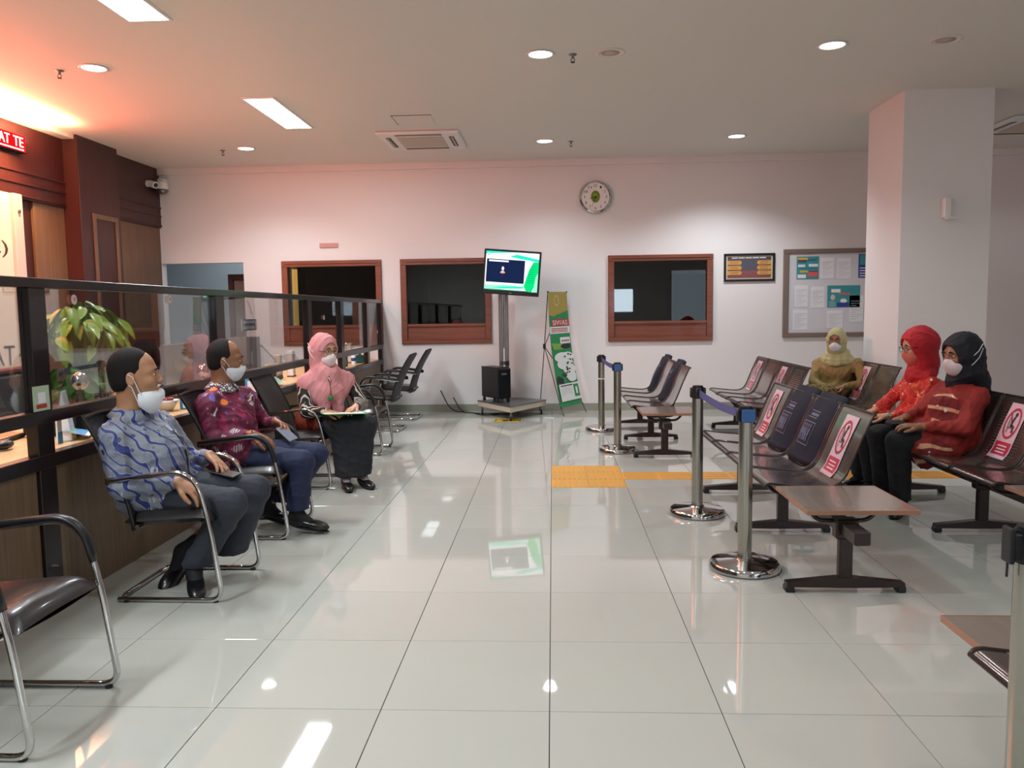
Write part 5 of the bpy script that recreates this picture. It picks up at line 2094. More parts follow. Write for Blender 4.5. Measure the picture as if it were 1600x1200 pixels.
MT['skin1'] = mat('skin_tan', (176, 128, 96), .45, noise=(24, .05))
MT['skin2'] = mat('skin_brown', (146, 98, 70), .42, noise=(24, .05))
MT['skin3'] = mat('skin_light_tan', (196, 148, 118), .45, noise=(24, .05))
MT['hair'] = mat('hair_black', (22, 18, 17), .75, spec=.25, bump=(300, .5))
MT['hairgrey'] = mat('hair_dark', (28, 22, 22), .75, spec=.25, bump=(300, .5))
MT['maskw'] = mat('mask_white', (226, 230, 236), .75)
MT['maskp'] = mat('mask_pink', (230, 214, 214), .75)
MT['maskc'] = mat('mask_coral', (214, 112, 96), .75)
MT['eyew'] = mat('eye_white', (214, 206, 200), .3)
MT['eyed'] = mat('eye_dark', (30, 20, 16), .2)
MT['shoe'] = mat('shoe_black', (16, 16, 18), .28, coat=.3)
MT['trousersg'] = mat('trousers_charcoal', (46, 50, 60), .8, bump=(500, .15))
MT['trousersn'] = mat('trousers_navy', (26, 34, 66), .8, bump=(500, .15))
MT['trousersb'] = mat('trousers_black', (18, 19, 24), .8)
MT['skirtb'] = mat('skirt_black', (20, 22, 30), .75)
MT['hijpink'] = mat('hijab_pink', (206, 138, 140), .8, bump=(200, .15))
MT['hijred'] = mat('hijab_red', (186, 30, 42), .7, bump=(200, .15))
MT['hijblack'] = mat('hijab_black', (20, 22, 32), .75, bump=(200, .15))
MT['hijolive'] = mat('hijab_olive', (176, 170, 124), .8, bump=(200, .15))
MT['screen'] = mat('phone_glass', (30, 32, 40), .08, coat=.6)
MT['phonegrey'] = mat('phone_grey', (140, 144, 160), .3, .4)
MT['gold'] = mat('ring_gold', (212, 180, 120), .2, 1)
MT['greenb'] = mat('badge_green', (36, 130, 70), .4)
MT['sockgrey'] = mat('sock_grey', (128, 118, 116), .8)
MT['folder'] = mat('folder_green', (96, 196, 90), .4)


class Cloth:
    """printed cloth: colour layers masked by procedural textures"""
    def __init__(s, name, base, rough=.75):
        s.m = mat(name, base, rough)
        MT[name] = s.m
        s.nt = s.m.node_tree
        s.b = s.nt.nodes['Principled BSDF']
        s.tc = s.nt.nodes.new('ShaderNodeTexCoord').outputs['Object']
        rgb = s.nt.nodes.new('ShaderNodeRGB')
        rgb.outputs[0].default_value = lin(*base)
        s.cur = rgb.outputs[0]
        # warp
        n = s.nt.nodes.new('ShaderNodeTexNoise')
        n.inputs['Scale'].default_value = 9
        s.nt.links.new(s.tc, n.inputs['Vector'])
        va = s.nt.nodes.new('ShaderNodeVectorMath')
        va.operation = 'MULTIPLY_ADD'
        s.nt.links.new(n.outputs['Color'], va.inputs[0])
        va.inputs[1].default_value = (.05, .05, .05)
        s.nt.links.new(s.tc, va.inputs[2])
        s.wp = va.outputs[0]

    def _m(s, op, a, b=None):
        n = s.nt.nodes.new('ShaderNodeMath')
        n.operation = op
        for i, v in enumerate((a, b)):
            if v is None:
                continue
            if isinstance(v, (int, float)):
                n.inputs[i].default_value = v
            else:
                s.nt.links.new(v, n.inputs[i])
        return n.outputs[0]

    def _step(s, x, lo, hi, soft=.02):
        a = s.nt.nodes.new('ShaderNodeMapRange')
        a.inputs['From Min'].default_value = lo
        a.inputs['From Max'].default_value = hi
        s.nt.links.new(x, a.inputs[0])
        return a.outputs[0]

    def voro(s, scale, feature='F1', off=0, warp=True):
        v = s.nt.nodes.new('ShaderNodeTexVoronoi')
        v.feature = feature
        v.inputs['Scale'].default_value = scale
        mp = s.nt.nodes.new('ShaderNodeMapping')
        mp.inputs['Location'].default_value = (off, off * .7, off * 1.3)
        s.nt.links.new(s.wp if warp else s.tc, mp.inputs[0])
        s.nt.links.new(mp.outputs[0], v.inputs['Vector'])
        return v

    def wave(s, scale, dist=2., off=0., direc='X', det=1.5):
        v = s.nt.nodes.new('ShaderNodeTexWave')
        v.bands_direction = direc
        v.inputs['Scale'].default_value = scale
        v.inputs['Distortion'].default_value = dist
        v.inputs['Detail'].default_value = det
        v.inputs['Phase Offset'].default_value = off
        s.nt.links.new(s.tc, v.inputs['Vector'])
        return v.outputs['Fac']

    def noise(s, scale, off=0):
        v = s.nt.nodes.new('ShaderNodeTexNoise')
        v.inputs['Scale'].default_value = scale
        mp = s.nt.nodes.new('ShaderNodeMapping')
        mp.inputs['Location'].default_value = (off, off, off)
        s.nt.links.new(s.tc, mp.inputs[0])
        s.nt.links.new(mp.outputs[0], v.inputs['Vector'])
        return v.outputs['Fac']

    gate = None

    def near(s, spots):
        """1 inside the given spots of the garment (where its printed border or yoke is)"""
        out = None
        for p_, r_ in spots:
            d = s.nt.nodes.new('ShaderNodeVectorMath')
            d.operation = 'DISTANCE'
            s.nt.links.new(s.wp, d.inputs[0])
            d.inputs[1].default_value = [v + .025 for v in p_]
            m = s._step(d.outputs['Value'], r_, r_ * .93)
            out = m if out is None else s._m('MAXIMUM', out, m)
        return out

    def layer(s, mask, col, amt=1.):
        if s.gate is not None:
            mask = s._m('MULTIPLY', mask, s.gate)
        mx = s.nt.nodes.new('ShaderNodeMix')
        mx.data_type = 'RGBA'
        s.nt.links.new(s._m('MULTIPLY', mask, amt), mx.inputs[0])
        s.nt.links.new(s.cur, mx.inputs[6])
        mx.inputs[7].default_value = lin(*col)
        s.cur = mx.outputs[2]
        s.nt.links.new(s.cur, s.b.inputs['Base Color'])
        return s

    def dots(s, scale, rad, col, keep=1., off=0, amt=1., stripes=None):
        """motifs of radius rad (in cell units) in a share of the cells; stripes: petal-like lines through them"""
        v = s.voro(scale, 'F1', off)
        m = s._step(v.outputs['Distance'], rad, rad * .8)
        sep = s.nt.nodes.new('ShaderNodeSeparateColor')
        s.nt.links.new(v.outputs['Color'], sep.inputs[0])
        m = s._m('MULTIPLY', m, s._m('LESS_THAN', sep.outputs[0], keep))
        if stripes:
            m = s._m('MULTIPLY', m, s._step(s.wave(stripes, 6, off), .35, .55))
        return s.layer(m, col, amt)

    def veins(s, scale, w, col, amt=1., off=0):
        v = s.voro(scale, 'DISTANCE_TO_EDGE', off)
        return s.layer(s._step(v.outputs['Distance'], w, w * .5), col, amt)

    def bands(s, scale, lo, hi, col, dist=4., direc='X', amt=1., off=0.):
        return s.layer(s._step(s.wave(scale, dist, off, direc), lo, hi), col, amt)

    def blotch(s, scale, lo, hi, col, amt=1., off=0):
        return s.layer(s._step(s.noise(scale, off), lo, hi), col, amt)


c = Cloth('batik_blue', (134, 139, 148))
c.blotch(7, .46, .58, (110, 115, 132), .8)
c.veins(30, .05, (150, 155, 170), .35)
c.bands(6.5, .79, .82, (176, 182, 202), 9, 'DIAGONAL', .85)
c.bands(6.5, .85, .88, (50, 60, 120), 9, 'DIAGONAL')
c.dots(24, .33, (60, 70, 128), .25, 2, .9)
c.dots(23, .30, (40, 44, 84), .22, 7, .8, 38)
c.dots(12, .32, (188, 193, 204), .40, 3, .8, 20)
c.dots(12, .10, (44, 50, 96), .40, 3, .9)
c = Cloth('batik_maroon', (98, 20, 54))
c.blotch(11, .5, .56, (150, 34, 84), .8)
c.blotch(18, .56, .60, (66, 14, 40), .8, 4)
c.dots(10, .46, (212, 206, 208), .30, 2, .9, 22)
c.dots(15, .34, (200, 190, 200), .20, 12, .8, 40)
c.dots(11, .30, (226, 122, 44), .13, 9, .95)
c.dots(14, .32, (96, 88, 164), .18, 5, .85)
c.dots(26, .25, (196, 90, 120), .3, 15, .7)
c = Cloth('batik_collar', (220, 214, 214))
c.veins(46, .16, (60, 40, 50))
c = Cloth('blouse_rust', (140, 52, 30))
c.blotch(8, .5, .6, (112, 38, 26), .7)
c = Cloth('sleeve_wave', (24, 20, 22))
c.bands(11, .70, .80, (202, 188, 176), 7, 'Y')
c = Cloth('batik_red', (190, 36, 32))
c.blotch(10, .5, .58, (158, 26, 34), .8)
c.veins(17, .05, (226, 120, 72), .7)
c.dots(22, .30, (236, 196, 130), .35, 3, .85, 40)
c.dots(19, .26, (236, 210, 206), .16, 6, .8)
c = Cloth('batik_brick', (142, 34, 26))
c.blotch(6, .5, .6, (120, 26, 22), .7)
c.gate = c.near([((2.50, 5.36, .40), .13), ((2.60, 5.50, .72), .12)])
c.blotch(5, .3, .4, (112, 20, 22), .9)
c.bands(3.0, .80, .88, (216, 160, 122), 6, 'Z', .9)
c.dots(17, .26, (236, 222, 214), .5, 3, .95)
c.gate = None
c = Cloth('batik_brick_print', (128, 26, 24))
c.bands(3.2, .80, .90, (212, 150, 110), 6, 'Z', .8)
c.dots(20, .28, (232, 214, 206), .42, 3, .95)
c = Cloth('blouse_olive', (146, 118, 70))
c.blotch(6, .46, .58, (132, 126, 72), .8)
c = Cloth('skirt_olive', (78, 62, 30))
c.veins(24, .12, (150, 122, 44), .9)


def mirror_pts(d, *names):
    return [d[n] for n in names]


def glasses(W_, S, parent, m='black'):
    mb = MB()
    for s in (-1, 1):
        ring = [tuple(W_(.108 - .006 * math.cos(t) ** 2, s * .034 + .025 * math.cos(t), .000 + .019 * math.sin(t))) for t in [2 * PI * k / 16 for k in range(16)]]
        mb.tube(ring, .0018, 6, closed=True)
        mb.tube([tuple(W_(.102, s * .058, .006)), tuple(W_(.06, s * .082, .006)), tuple(W_(-.01, s * .092, .002))], .002, 6)
    mb.tube([tuple(W_(.108, -.010, .004)), tuple(W_(.112, 0, .006)), tuple(W_(.108, .010, .004))], .002, 6)
    return mb.obj('glasses', m, parent)


def eyes(W_, H, S, parent):
    for s in (-1, 1):
        c_ = W_(.080, s * .031, .003)
        Hm = Matrix([list(r_) for r_ in H])
        MB().sph(tuple(c_), (.0112 * S, .0125 * S, .0062 * S), 14, mx=Hm).obj('eye', 'eyew', parent, True)
        p = c_ + H @ (V3(.0080, 0, 0) * S)
        MB().sph(tuple(p), (.0040 * S, .0062 * S, .0054 * S), 12, mx=Hm).obj('iris', 'eyed', parent, True)
        br = [tuple(W_(.098 - .004 * abs(q), s * (.016 + .012 * (q + 1)), .026 + .005 * (1 - q * q))) for q in (-1, -.5, 0, .5, 1, 1.3)]
        MB().tube(br, .0028 * S, 6, flat=(.004 * S, .003 * S)).obj('eyebrow', 'hair', parent, True)


def mask_obj(C, H, S, m, parent, drop=0., grow=1., strap=None, ears=True):
    """cup shaped mask shell over the lower face, straps as sub-parts"""
    v = Vol()
    v.ell((.030, 0, -.054 - drop), (.079 * grow, .067, .056), None, .0)
    v.ell((.046, 0, -.088 - drop), (.046, .044, .036), None, .03)
    v.ell((.103, 0, -.032 - drop), (.016, .014, .022), None, .025)
    v.plane((.012, 0, 0), (-1, 0, 0))
    v.plane((.05, 0, -.010 - drop), (-.42, 0, .9))
    v.plane((.03, 0, -.10 - drop), (-.75, 0, -.66))
    V, F = v.polys(.004)
    V = V * S @ H.T + C
    o = link('face_mask', np_mesh('face_mask', V, F, m), parent)
    W_ = lambda x, y, z: tuple(C + H @ (V3(x, y, z) * S))
    for s in (-1, 1):
        if strap == 'back':
            for z0, z1 in ((-.03, .055), (-.085, .03)):
                MB().tube([W_(.03, s * .066, z0 - drop), W_(.0, s * .103, z0 * .65 + z1 * .35), W_(-.03, s * .109, z0 * .4 + z1 * .6), W_(-.075, s * .094, z1)], .0028, 6).obj('strap', 'maskw', o)
        elif ears:
            MB().tube([W_(.028, s * .068, -.030 - drop), W_(.004, s * .084, -.004), W_(-.016, s * .090, .012)], .0024, 6).obj('strap', 'maskw', o)
            MB().tube([W_(.020, s * .062, -.085 - drop), W_(-.004, s * .080, -.048), W_(-.016, s * .086, -.036)], .0024, 6).obj('strap', 'maskw', o)
    return o


def shoe(name, ankle, toe, parent, lab=None, S=1., sock=None):
    a, t = V3(ankle), V3(toe)
    d = unit(t - a)
    v = Vol()
    heel = a - V3(d[0], d[1], 0) * .025 + V3(0, 0, -.045) * S
    dirf = unit(t - heel)
    L = .235 * S
    up = unit(V3(0, 0, 1) - dirf * dirf[2])
    sd = np.cross(up, dirf)
    B = np.stack([dirf, sd, up], 1)
    v.ell(heel + dirf * .045 * S + up * .008, V3(.060, .036, .036) * S, B, .02)
    v.ell(heel + dirf * .13 * S + up * .004, V3(.085, .044, .030) * S, B, .03)
    v.ell(heel + dirf * .185 * S, V3(.055, .038, .020) * S, B, .03)
    v.cap(heel + dirf * .03 * S, a, .036 * S, .036 * S, .03)
    v.plane(heel - up * .026 * S, -up)
    o = vol_obj(name, v, .006, 'shoe', parent)
    s2 = Vol()
    s2.ell(heel + dirf * .11 * S - up * .024 * S, V3(.135, .045, .010) * S, B, .01)
    vol_obj('sole', s2, .006, 'blackm', o)
    if sock is not None:
        s3 = Vol()
        s3.cap(heel + dirf * .10 * S + up * .012, a, .034 * S, .042 * S, .03).cap(a, sock, .042 * S, .047 * S, .03)
        vol_obj('sock', s3, .007, lab or 'trousersb', o)
    return o


def person_root(name_label, body, hf, fine, coarse=.009, skin='skin1'):
    """body: Vol; fine boxes get a finer mesh, all in one object"""
    lo, hi = body.bounds()
    V, F = body.polys(coarse)
    cen = V[F].mean(1)
    keep = np.ones(len(F), bool)
    for (a, b) in fine:
        a, b = V3(a), V3(b)
        keep &= ~((cen > a + coarse * .5) & (cen < b - coarse * .5)).all(1)
    Vs, Fs, off = [V], [F[keep]], len(V)
    for (a, b) in fine:
        v2, f2 = body.polys(hf, V3(a), V3(b))
        Vs.append(v2)
        Fs.append(f2 + off)
        off += len(v2)
    V, F = np.concatenate(Vs), np.concatenate(Fs)
    used = np.zeros(len(V), bool)
    used[F.ravel()] = True
    remap = np.cumsum(used) - 1
    return link('person', np_mesh('person', V[used], remap[F], skin), None, label=name_label, cat='person', group=None)


def box_around(pts, r):
    P = np.array([V3(p) for p in pts])
    return P.min(0) - r, P.max(0) + r


def hand_box(w, d):
    w, d = V3(w), unit(d)
    return box_around([w + d * .01, w + d * .17], .062)


# ---------- the two seated men
def man(j, lab, skin, shirt, collar, trousers, hair, S, belly, shoulders_r=.068, mask_drop=0., hairline=.0, hand_spec=None, bald=False, arm_r=.056):
    H = head_frame(j['face'], j.get('tilt', 0))
    C = V3(j['head'])
    side = unit(V3(j['shL']) - V3(j['shR']))
    body = Vol()
    W_ = head_into(body, C, H, S)
    body.cap(W_(-.030, 0, -.050), j['neck'], .056 * S, .060, .03)
    ch, pe = V3(j['chest']), V3(j['pelvis'])
    for s in (-1, 1):
        body.cap(pe + side * s * .07, ch + side * s * .07, .095, .10, .06)
        body.cap(ch + side * s * .05, V3(j['shL' if s > 0 else 'shR']), .075, .05, .05)
        X = 'L' if s > 0 else 'R'
        body.chain([j['sh' + X], j['el' + X], j['wr' + X]], [.05, .04, .027], .02)
        body.chain([pe + side * s * .09, j['kn' + X], j['an' + X]], [.085, .058, .036], .03)
        body.cap(j['an' + X], V3(j['an' + X]) * .6 + V3(j['toe' + X]) * .4 - V3(0, 0, .012), .024, .012, .02)
    body.cap(ch, j['neck'], .09, .06, .05)
    fine = [(C - .15 * S - .0, C + .15 * S + .0)]
    for (X, d, n, ts, curl, sp) in hand_spec:
        hand_into(body, j['wr' + X], d, n, ts, curl, sp, 1.02)
        fine.append(hand_box(j['wr' + X], d))
    root = person_root(lab, body, .0038, fine, .010, skin)
    # shirt
    sv = Vol()
    for s in (-1, 1):
        X = 'L' if s > 0 else 'R'
        sv.cap(pe + side * s * .07 + V3(0, 0, -.01), ch + side * s * .075, .130, .130, .07)
        sv.cap(V3(j['neck']) + side * s * .03 - V3(0, 0, .012), V3(j['sh' + X]) * .85 + V3(j['neck']) * .15 + V3(0, 0, .012), .062, .062, .04)
        sv.cap(ch + side * s * .06 + V3(0, 0, .02), V3(j['sh' + X]) + V3(0, 0, -.005), .09, shoulders_r, .06)
        sv.chain([j['sh' + X], j['el' + X], V3(j['wr' + X]) * .93 + V3(j['el' + X]) * .07], [shoulders_r, arm_r, .037], .03)
    sv.ell(V3(j['belly']), belly, np.stack([unit(j['bdir']), side, np.cross(unit(j['bdir']), side)], 1), .07)
    sv.cap(ch + V3(0, 0, .06), V3(j['neck']) + V3(0, 0, .0), .085, .066, .05)
    for s in (-1, 1):   # shirt tail over the hips
        X = 'L' if s > 0 else 'R'
        hp_ = pe + side * s * .09
        sv.cap(hp_, hp_ + (V3(j['kn' + X]) - hp_) * .30 + V3(0, 0, .0), .115, .098, .05)
    sv.cap(W_(-.030, 0, -.10), V3(j['neck']) + V3(0, 0, .02), .048 * S, .050, .005, '-')
    sv.cap(V3(j['neck']) + V3(0, 0, .02), V3(j['neck']) + V3(.02, 0, .10), .058, .075, .005, '-')
    o = vol_obj('shirt', sv, .0085, shirt, root, (.0105, .8, 3))
    # collar ring
    nk = V3(j['neck'])
    ax = unit(W_(-.02, 0, -.06) - nk)
    u_ = unit(V3(j['bdir']) - ax * (V3(j['bdir']) @ ax))
    w_ = np.cross(ax, u_)
    vs, fs = [], []
    N = 28
    for k in range(N + 1):
        t = -PI + .22 + (2 * PI - .44) * k / N
        d_ = u_ * -math.cos(t) + w_ * math.sin(t)
        for (r_, h_) in ((.064, .050), (.072, .050), (.112, .004), (.100, -.012)):
            dip = -.022 * (1 + math.cos(t + PI)) * .5 * 0
            front = max(0, -math.cos(t + 0)) * 0
            vs.append(tuple(nk + d_ * (r_ + .006 * max(0, -math.cos(t))) + ax * (h_ - .018 * (1 - abs(t) / PI) * 0)))
    for k in range(N):
        for q in range(4):
            a, b = k * 4 + q, k * 4 + (q + 1) % 4
            fs.append((a, b, b + 4, a + 4))
    fs += [(3, 2, 1, 0), (N * 4, N * 4 + 1, N * 4 + 2, N * 4 + 3)]
    MB().add(vs, fs).obj('collar', collar, o, True)
    # trousers
    tv_ = Vol()
    for s in (-1, 1):
        X = 'L' if s > 0 else 'R'
        hp_ = pe + side * s * .085 + V3(0, 0, -.01)
        tv_.cap(pe + side * s * .05, hp_, .11, .11, .05)
        an = V3(j.get('hem' + X, j['an' + X]))
        tv_.chain([hp_, j['kn' + X]], [.100, .076], .04)
        tv_.cap(j['kn' + X], an, .076, .072, .025)
        tv_.cap(an, an + (an - V3(j['kn' + X])) * .12, .072, .074, .02)
    tv_.plane((0, 0, j['hemz']), (0, 0, -1))
    vol_obj('trousers', tv_, .0085, trousers, root, (.0055, .7, 5))
    # hair
    hv = Vol()
    hv.ell((-.020, 0, .033), (.099, .0815, .098))
    hv.ell((-.045, 0, -.030), (.062, .070, .060), None, .03)
    if bald:
        hv.plane((.028, 0, .05), (.96, 0, .28))
        hv.plane((-.01, 0, -.035), (.62, 0, -.78))
    else:
        hv.plane((.062 + hairline, 0, .080), (.86, 0, -.30))
        hv.plane((.018, 0, .015), (.80, 0, -.62))
        for s in (-1, 1):
            hv.ell((.085, s * .060, .055), (.042, .034, .036), None, .02, '-')
    hv.plane((-.03, 0, -.062), (.1, 0, -1))
    hv.cap((-.004, -.1, -.012), (-.004, .1, -.012), .024, None, .004, '-')
    V, F = hv.polys(.0045)
    link('hair', np_mesh('hair', V * S @ H.T + C, F, hair), root)
    eyes(W_, H, S, root)
    for X in 'RL':
        shoe('shoe', j['an' + X], j['toe' + X], root, sock=j.get('sock' + X))
    return root, W_, H, sv


J1 = dict(head=(-2.165, 4.05, 1.100), face=(.95, .30, .02), neck=(-2.205, 4.05, .885), chest=(-2.165, 4.05, .735), pelvis=(-2.10, 4.03, .515),
          belly=(-2.06, 4.04, .66), bdir=(.96, -.05, .12),
          shR=(-2.205, 3.87, .79), shL=(-2.125, 4.25, .79), elR=(-2.13, 3.80, .565), wrR=(-1.865, 3.835, .585), elL=(-2.0, 4.30, .60), wrL=(-1.855, 4.19, .655),
          knR=(-1.625, 3.90, .455), knL=(-1.60, 4.17, .47), anR=(-1.86, 3.95, .135), anL=(-2.00, 4.13, .14), toeR=(-1.80, 3.84, .035), toeL=(-2.02, 4.02, .03),
          hemR=(-1.82, 3.945, .17), hemL=(-1.74, 4.17, .15), hemz=.125, sockL=(-1.79, 4.15, .30), sockR=(-1.82, 3.94, .18))
m1, W1, H1, sv1 = man(J1, 'seated man in grey and blue batik shirt, white mask pulled under his chin', 'skin1', 'batik_blue', 'batik_blue', 'trousersg', 'hair', 1.14, (.155, .165, .175), .075, hand_spec=[
    ('R', (.80, .10, -.52), (.45, -.15, .85), 1, (.25, .35, .30), 1.3), ('L', (.78, -.38, -.50), (.5, .1, .85), -1, (.2, .3, .25), 1.1)])
mask_obj(V3(J1['head']), H1, 1.14, 'maskw', m1, drop=.054, grow=.95)
MB().tube([tuple(V3(-1.775, 3.85, .548) + V3(.012 * math.cos(t), .0, .012 * math.sin(t)) + V3(0, .012 * math.sin(t + 1), 0)) for t in [k * PI / 6 for k in range(12)]], .0025, 6, closed=True).obj('ring', 'gold', m1, True)
# dark placket and lanyard lying on the shirt
pts = [tuple(trace(sv1, p, (-.85, .45, -.1), .004)) for p in [(-1.75 + .012 * k, 3.93 - .002 * k, .84 - .032 * k) for k in range(9)]]
MB().tube(pts, .007, 6, flat=(.009, .003)).obj('placket', 'trousersb', m1, True)
ph = thing('dark_phone', 'black phone lying on the left thigh of the man in grey blue', 'phone', (-1.745, 4.12, .572))
ph.rotation_euler = (math.radians(6), math.radians(10), math.radians(-12))
MB().rbox((-.075, -.038, -.005), (.075, .038, .005), .003).obj('case', 'black', ph)
MB().box((-.068, -.033, .0052), (.068, .033, .0056)).obj('display', 'screen', ph)

J2 = dict(head=(-2.160, 5.20, 1.112), face=(.94, .30, -.10), neck=(-2.195, 5.19, .915), chest=(-2.17, 5.18, .76), pelvis=(-2.12, 5.12, .515),
          belly=(-2.10, 5.16, .67), bdir=(.96, -.05, .12),
          shR=(-2.215, 4.995, .825), shL=(-2.105, 5.37, .83), elR=(-2.145, 4.93, .61), wrR=(-1.915, 4.985, .645), elL=(-1.985, 5.42, .64), wrL=(-1.885, 5.32, .685),
          knR=(-1.61, 5.0, .465), knL=(-1.59, 5.24, .470), anR=(-1.66, 5.0, .12), anL=(-1.95, 5.25, .12), toeR=(-1.47, 4.99, .04), toeL=(-1.80, 5.22, .03),
          hemR=(-1.655, 5.0, .16), hemL=(-1.80, 5.24, .19), hemz=.155, sockL=(-1.88, 5.25, .22), sockR=(-1.66, 5.0, .17))
m2, W2_, H2_, sv2 = man(J2, 'seated man in maroon flowered batik shirt and navy trousers holding a phone', 'skin2', 'batik_maroon', 'batik_collar', 'trousersn', 'hairgrey', 1.06, (.120, .150, .150), .070, bald=True, hand_spec=[
    ('R', (.82, .10, -.42), (.42, -.2, .88), 1, (.2, .3, .25), 1.1), ('L', (.75, -.45, -.25), (.5, .3, .8), -1, (.45, .5, .4), .8)])
mask_obj(V3(J2['head']), H2_, 1.06, 'maskw', m2, drop=.008, grow=1.06)
ph = thing('grey_phone', 'silver grey phone held by the man in the maroon shirt', 'phone', (-1.775, 5.215, .615))
ph.rotation_euler = (math.radians(14), math.radians(34), math.radians(-24))
MB().rbox((-.072, -.036, -.005), (.072, .036, .005), .003).obj('case', 'phonegrey', ph)
MB().sph((-.05, .018, .006), (.008, .008, .002), 10).obj('camera_lens', 'black', ph)


# ---------- women in headscarves
def woman(j, lab, skin, top, sleeve, lower, scarf, S, skirt=True, mask_m='maskw', strap=None, bulk=1., hand_spec=(), scarf_fn=None, glasses_=False, shoes=True, lower_fn=None, hemz=.10, tunic=.5, opening=1., foldseed=3, cuff=.05, sockm='trousersb', hem=()):
    H = head_frame(j['face'], j.get('tilt', 0))
    C = V3(j['head'])
    side = unit(V3(j['shL']) - V3(j['shR']))
    fw = unit(j['bdir'])
    body = Vol()
    W_ = head_into(body, C, H, S, ears=False)
    body.cap(W_(-.025, 0, -.050), j['neck'], .048 * S, .052, .03)
    ch, pe = V3(j['chest']), V3(j['pelvis'])
    for s in (-1, 1):
        X = 'L' if s > 0 else 'R'
        body.cap(pe + side * s * .07, ch + side * s * .06, .09, .085, .06)
        body.cap(ch + side * s * .05, V3(j['sh' + X]), .06, .04, .05)
        body.chain([j['sh' + X], j['el' + X], j['wr' + X]], [.044, .036, .025], .02)
        body.chain([pe + side * s * .08, j['kn' + X], j['an' + X]], [.075, .052, .032], .03)
        body.cap(j['an' + X], V3(j['an' + X]) * .6 + V3(j['toe' + X]) * .4 - V3(0, 0, .012), .022, .012, .02)
    body.cap(ch, j['neck'], .08, .05, .05)
    fine = [(C - .14 * S, C + .14 * S)]
    for (X, d, n, ts, curl, sp) in hand_spec:
        hand_into(body, j['wr' + X], d, n, ts, curl, sp, .93)
        fine.append(hand_box(j['wr' + X], d))
    root = person_root(lab, body, .0042, fine, .010, skin)
    tv_ = Vol()
    b_ = bulk
    for s in (-1, 1):
        X = 'L' if s > 0 else 'R'
        tv_.cap(pe + side * s * .065, ch + side * s * .065, .120 * b_, .108 * b_, .07)
        tv_.cap(ch + side * s * .05 + V3(0, 0, .02), V3(j['sh' + X]) + V3(0, 0, -.005), .08 * b_, .058 * b_, .06)
        hp_ = pe + side * s * .085
        tv_.cap(hp_, hp_ + (V3(j['kn' + X]) - hp_) * tunic, .112 * b_, .092, .06)
    tv_.ell(ch + fw * .055 + V3(0, 0, -.02), (.085 * b_, .125 * b_, .085 * b_), np.stack([fw, side, np.cross(fw, side)], 1), .06)
    if j.get('skirtend') is not None:
        for p_ in j['skirtend']:
            tv_.cap(pe, p_, .10, .06, .06)
    for (p_, q_, r1_, r2_) in hem:
        tv_.cap(p_, q_, r1_, r2_, .04)
    tv_.cap(ch + V3(0, 0, .06), V3(j['neck']), .08, .058, .05)
    sl = tv_ if sleeve == top else Vol()
    for s in (-1, 1):
        X = 'L' if s > 0 else 'R'
        e_ = V3(j['wr' + X]) * (1 - cuff) + V3(j['el' + X]) * cuff
        sl.chain([j['sh' + X], j['el' + X], e_], [.060 * b_, .052 * b_, .036], .025)
    if skirt != 'none' and sleeve == top:
        pass
    vol_obj('blouse', tv_, .009, top, root, (.009, .8, foldseed))
    if sl is not tv_:
        for s in (-1, 1):
            X = 'L' if s > 0 else 'R'
            e_ = V3(j['wr' + X]) * (1 - cuff) + V3(j['el' + X]) * cuff
            q = Vol()
            a0 = V3(j['sh' + X]) * .8 + V3(j['el' + X]) * .2
            q.chain([a0, j['el' + X], e_], [.064 * b_, .055 * b_, .037], .025)
            vol_obj('sleeve', q, .008, sleeve, root, (.004, .9, 8))
    lv = Vol()
    if skirt:
        for s in (-1, 1):
            X = 'L' if s > 0 else 'R'
            hp_ = pe + side * s * .07
            lv.chain([hp_, j['kn' + X], j['an' + X]], [.10, .080, .085], .06)
        km = (V3(j['knL']) + V3(j['knR'])) / 2
        am = (V3(j['anL']) + V3(j['anR'])) / 2
        lv.chain([pe, km, am], [.10, .078, .09], .06)
    else:
        for s in (-1, 1):
            X = 'L' if s > 0 else 'R'
            hp_ = pe + side * s * .08
            lv.chain([hp_, j['kn' + X], j['an' + X]], [.10, .078, .068], .03)
    lv.plane((0, 0, hemz), (0, 0, -1))
    vol_obj('skirt' if skirt else 'trousers', lv, .009, lower, root, (.008 if skirt else .005, .6, 6))
    # headscarf
    hv = Vol()
    T = lambda x, y, z: C + H @ (V3(x, y, z) * S)
    hv.ell(T(-.014, 0, .030), V3(.118, .098, .108) * S, H, .02)
    hv.cap(T(-.02, 0, -.02), T(-.02, 0, -.10), .098 * S, .088 * S, .05)
    hv.cap(T(-.02, 0, -.10), V3(j['neck']) + V3(0, 0, .02), .084 * S, .085, .05)
    if scarf_fn:
        scarf_fn(hv, T, j, side, fw, ch)
    hv.ell(T(.108, 0, -.006), V3(.080, .060 * opening, .074 * opening) * S, H, .012, '-')
    hv.ell(T(.100, 0, -.062), V3(.072, .056 * opening, .060) * S, H, .012, '-')
    body_in = Vol()
    V, F = hv.polys(.006)
    V = folds(V, F, .0050, 1.1, foldseed + 4)
    sc_o = link('headscarf', np_mesh('headscarf', V, F, scarf), root)
    eyes(W_, H, S, root)
    mask_obj(C, H, S, mask_m, root, strap=strap, ears=False, grow=1.05)
    if glasses_:
        glasses(W_, S, root)
    if shoes:
        for X in 'RL':
            shoe('shoe', j['an' + X], j['toe' + X], root, sockm, S=.92, sock=V3(j['an' + X]) * .7 + V3(j['kn' + X]) * .3)
    return root, W_, H, hv, tv_


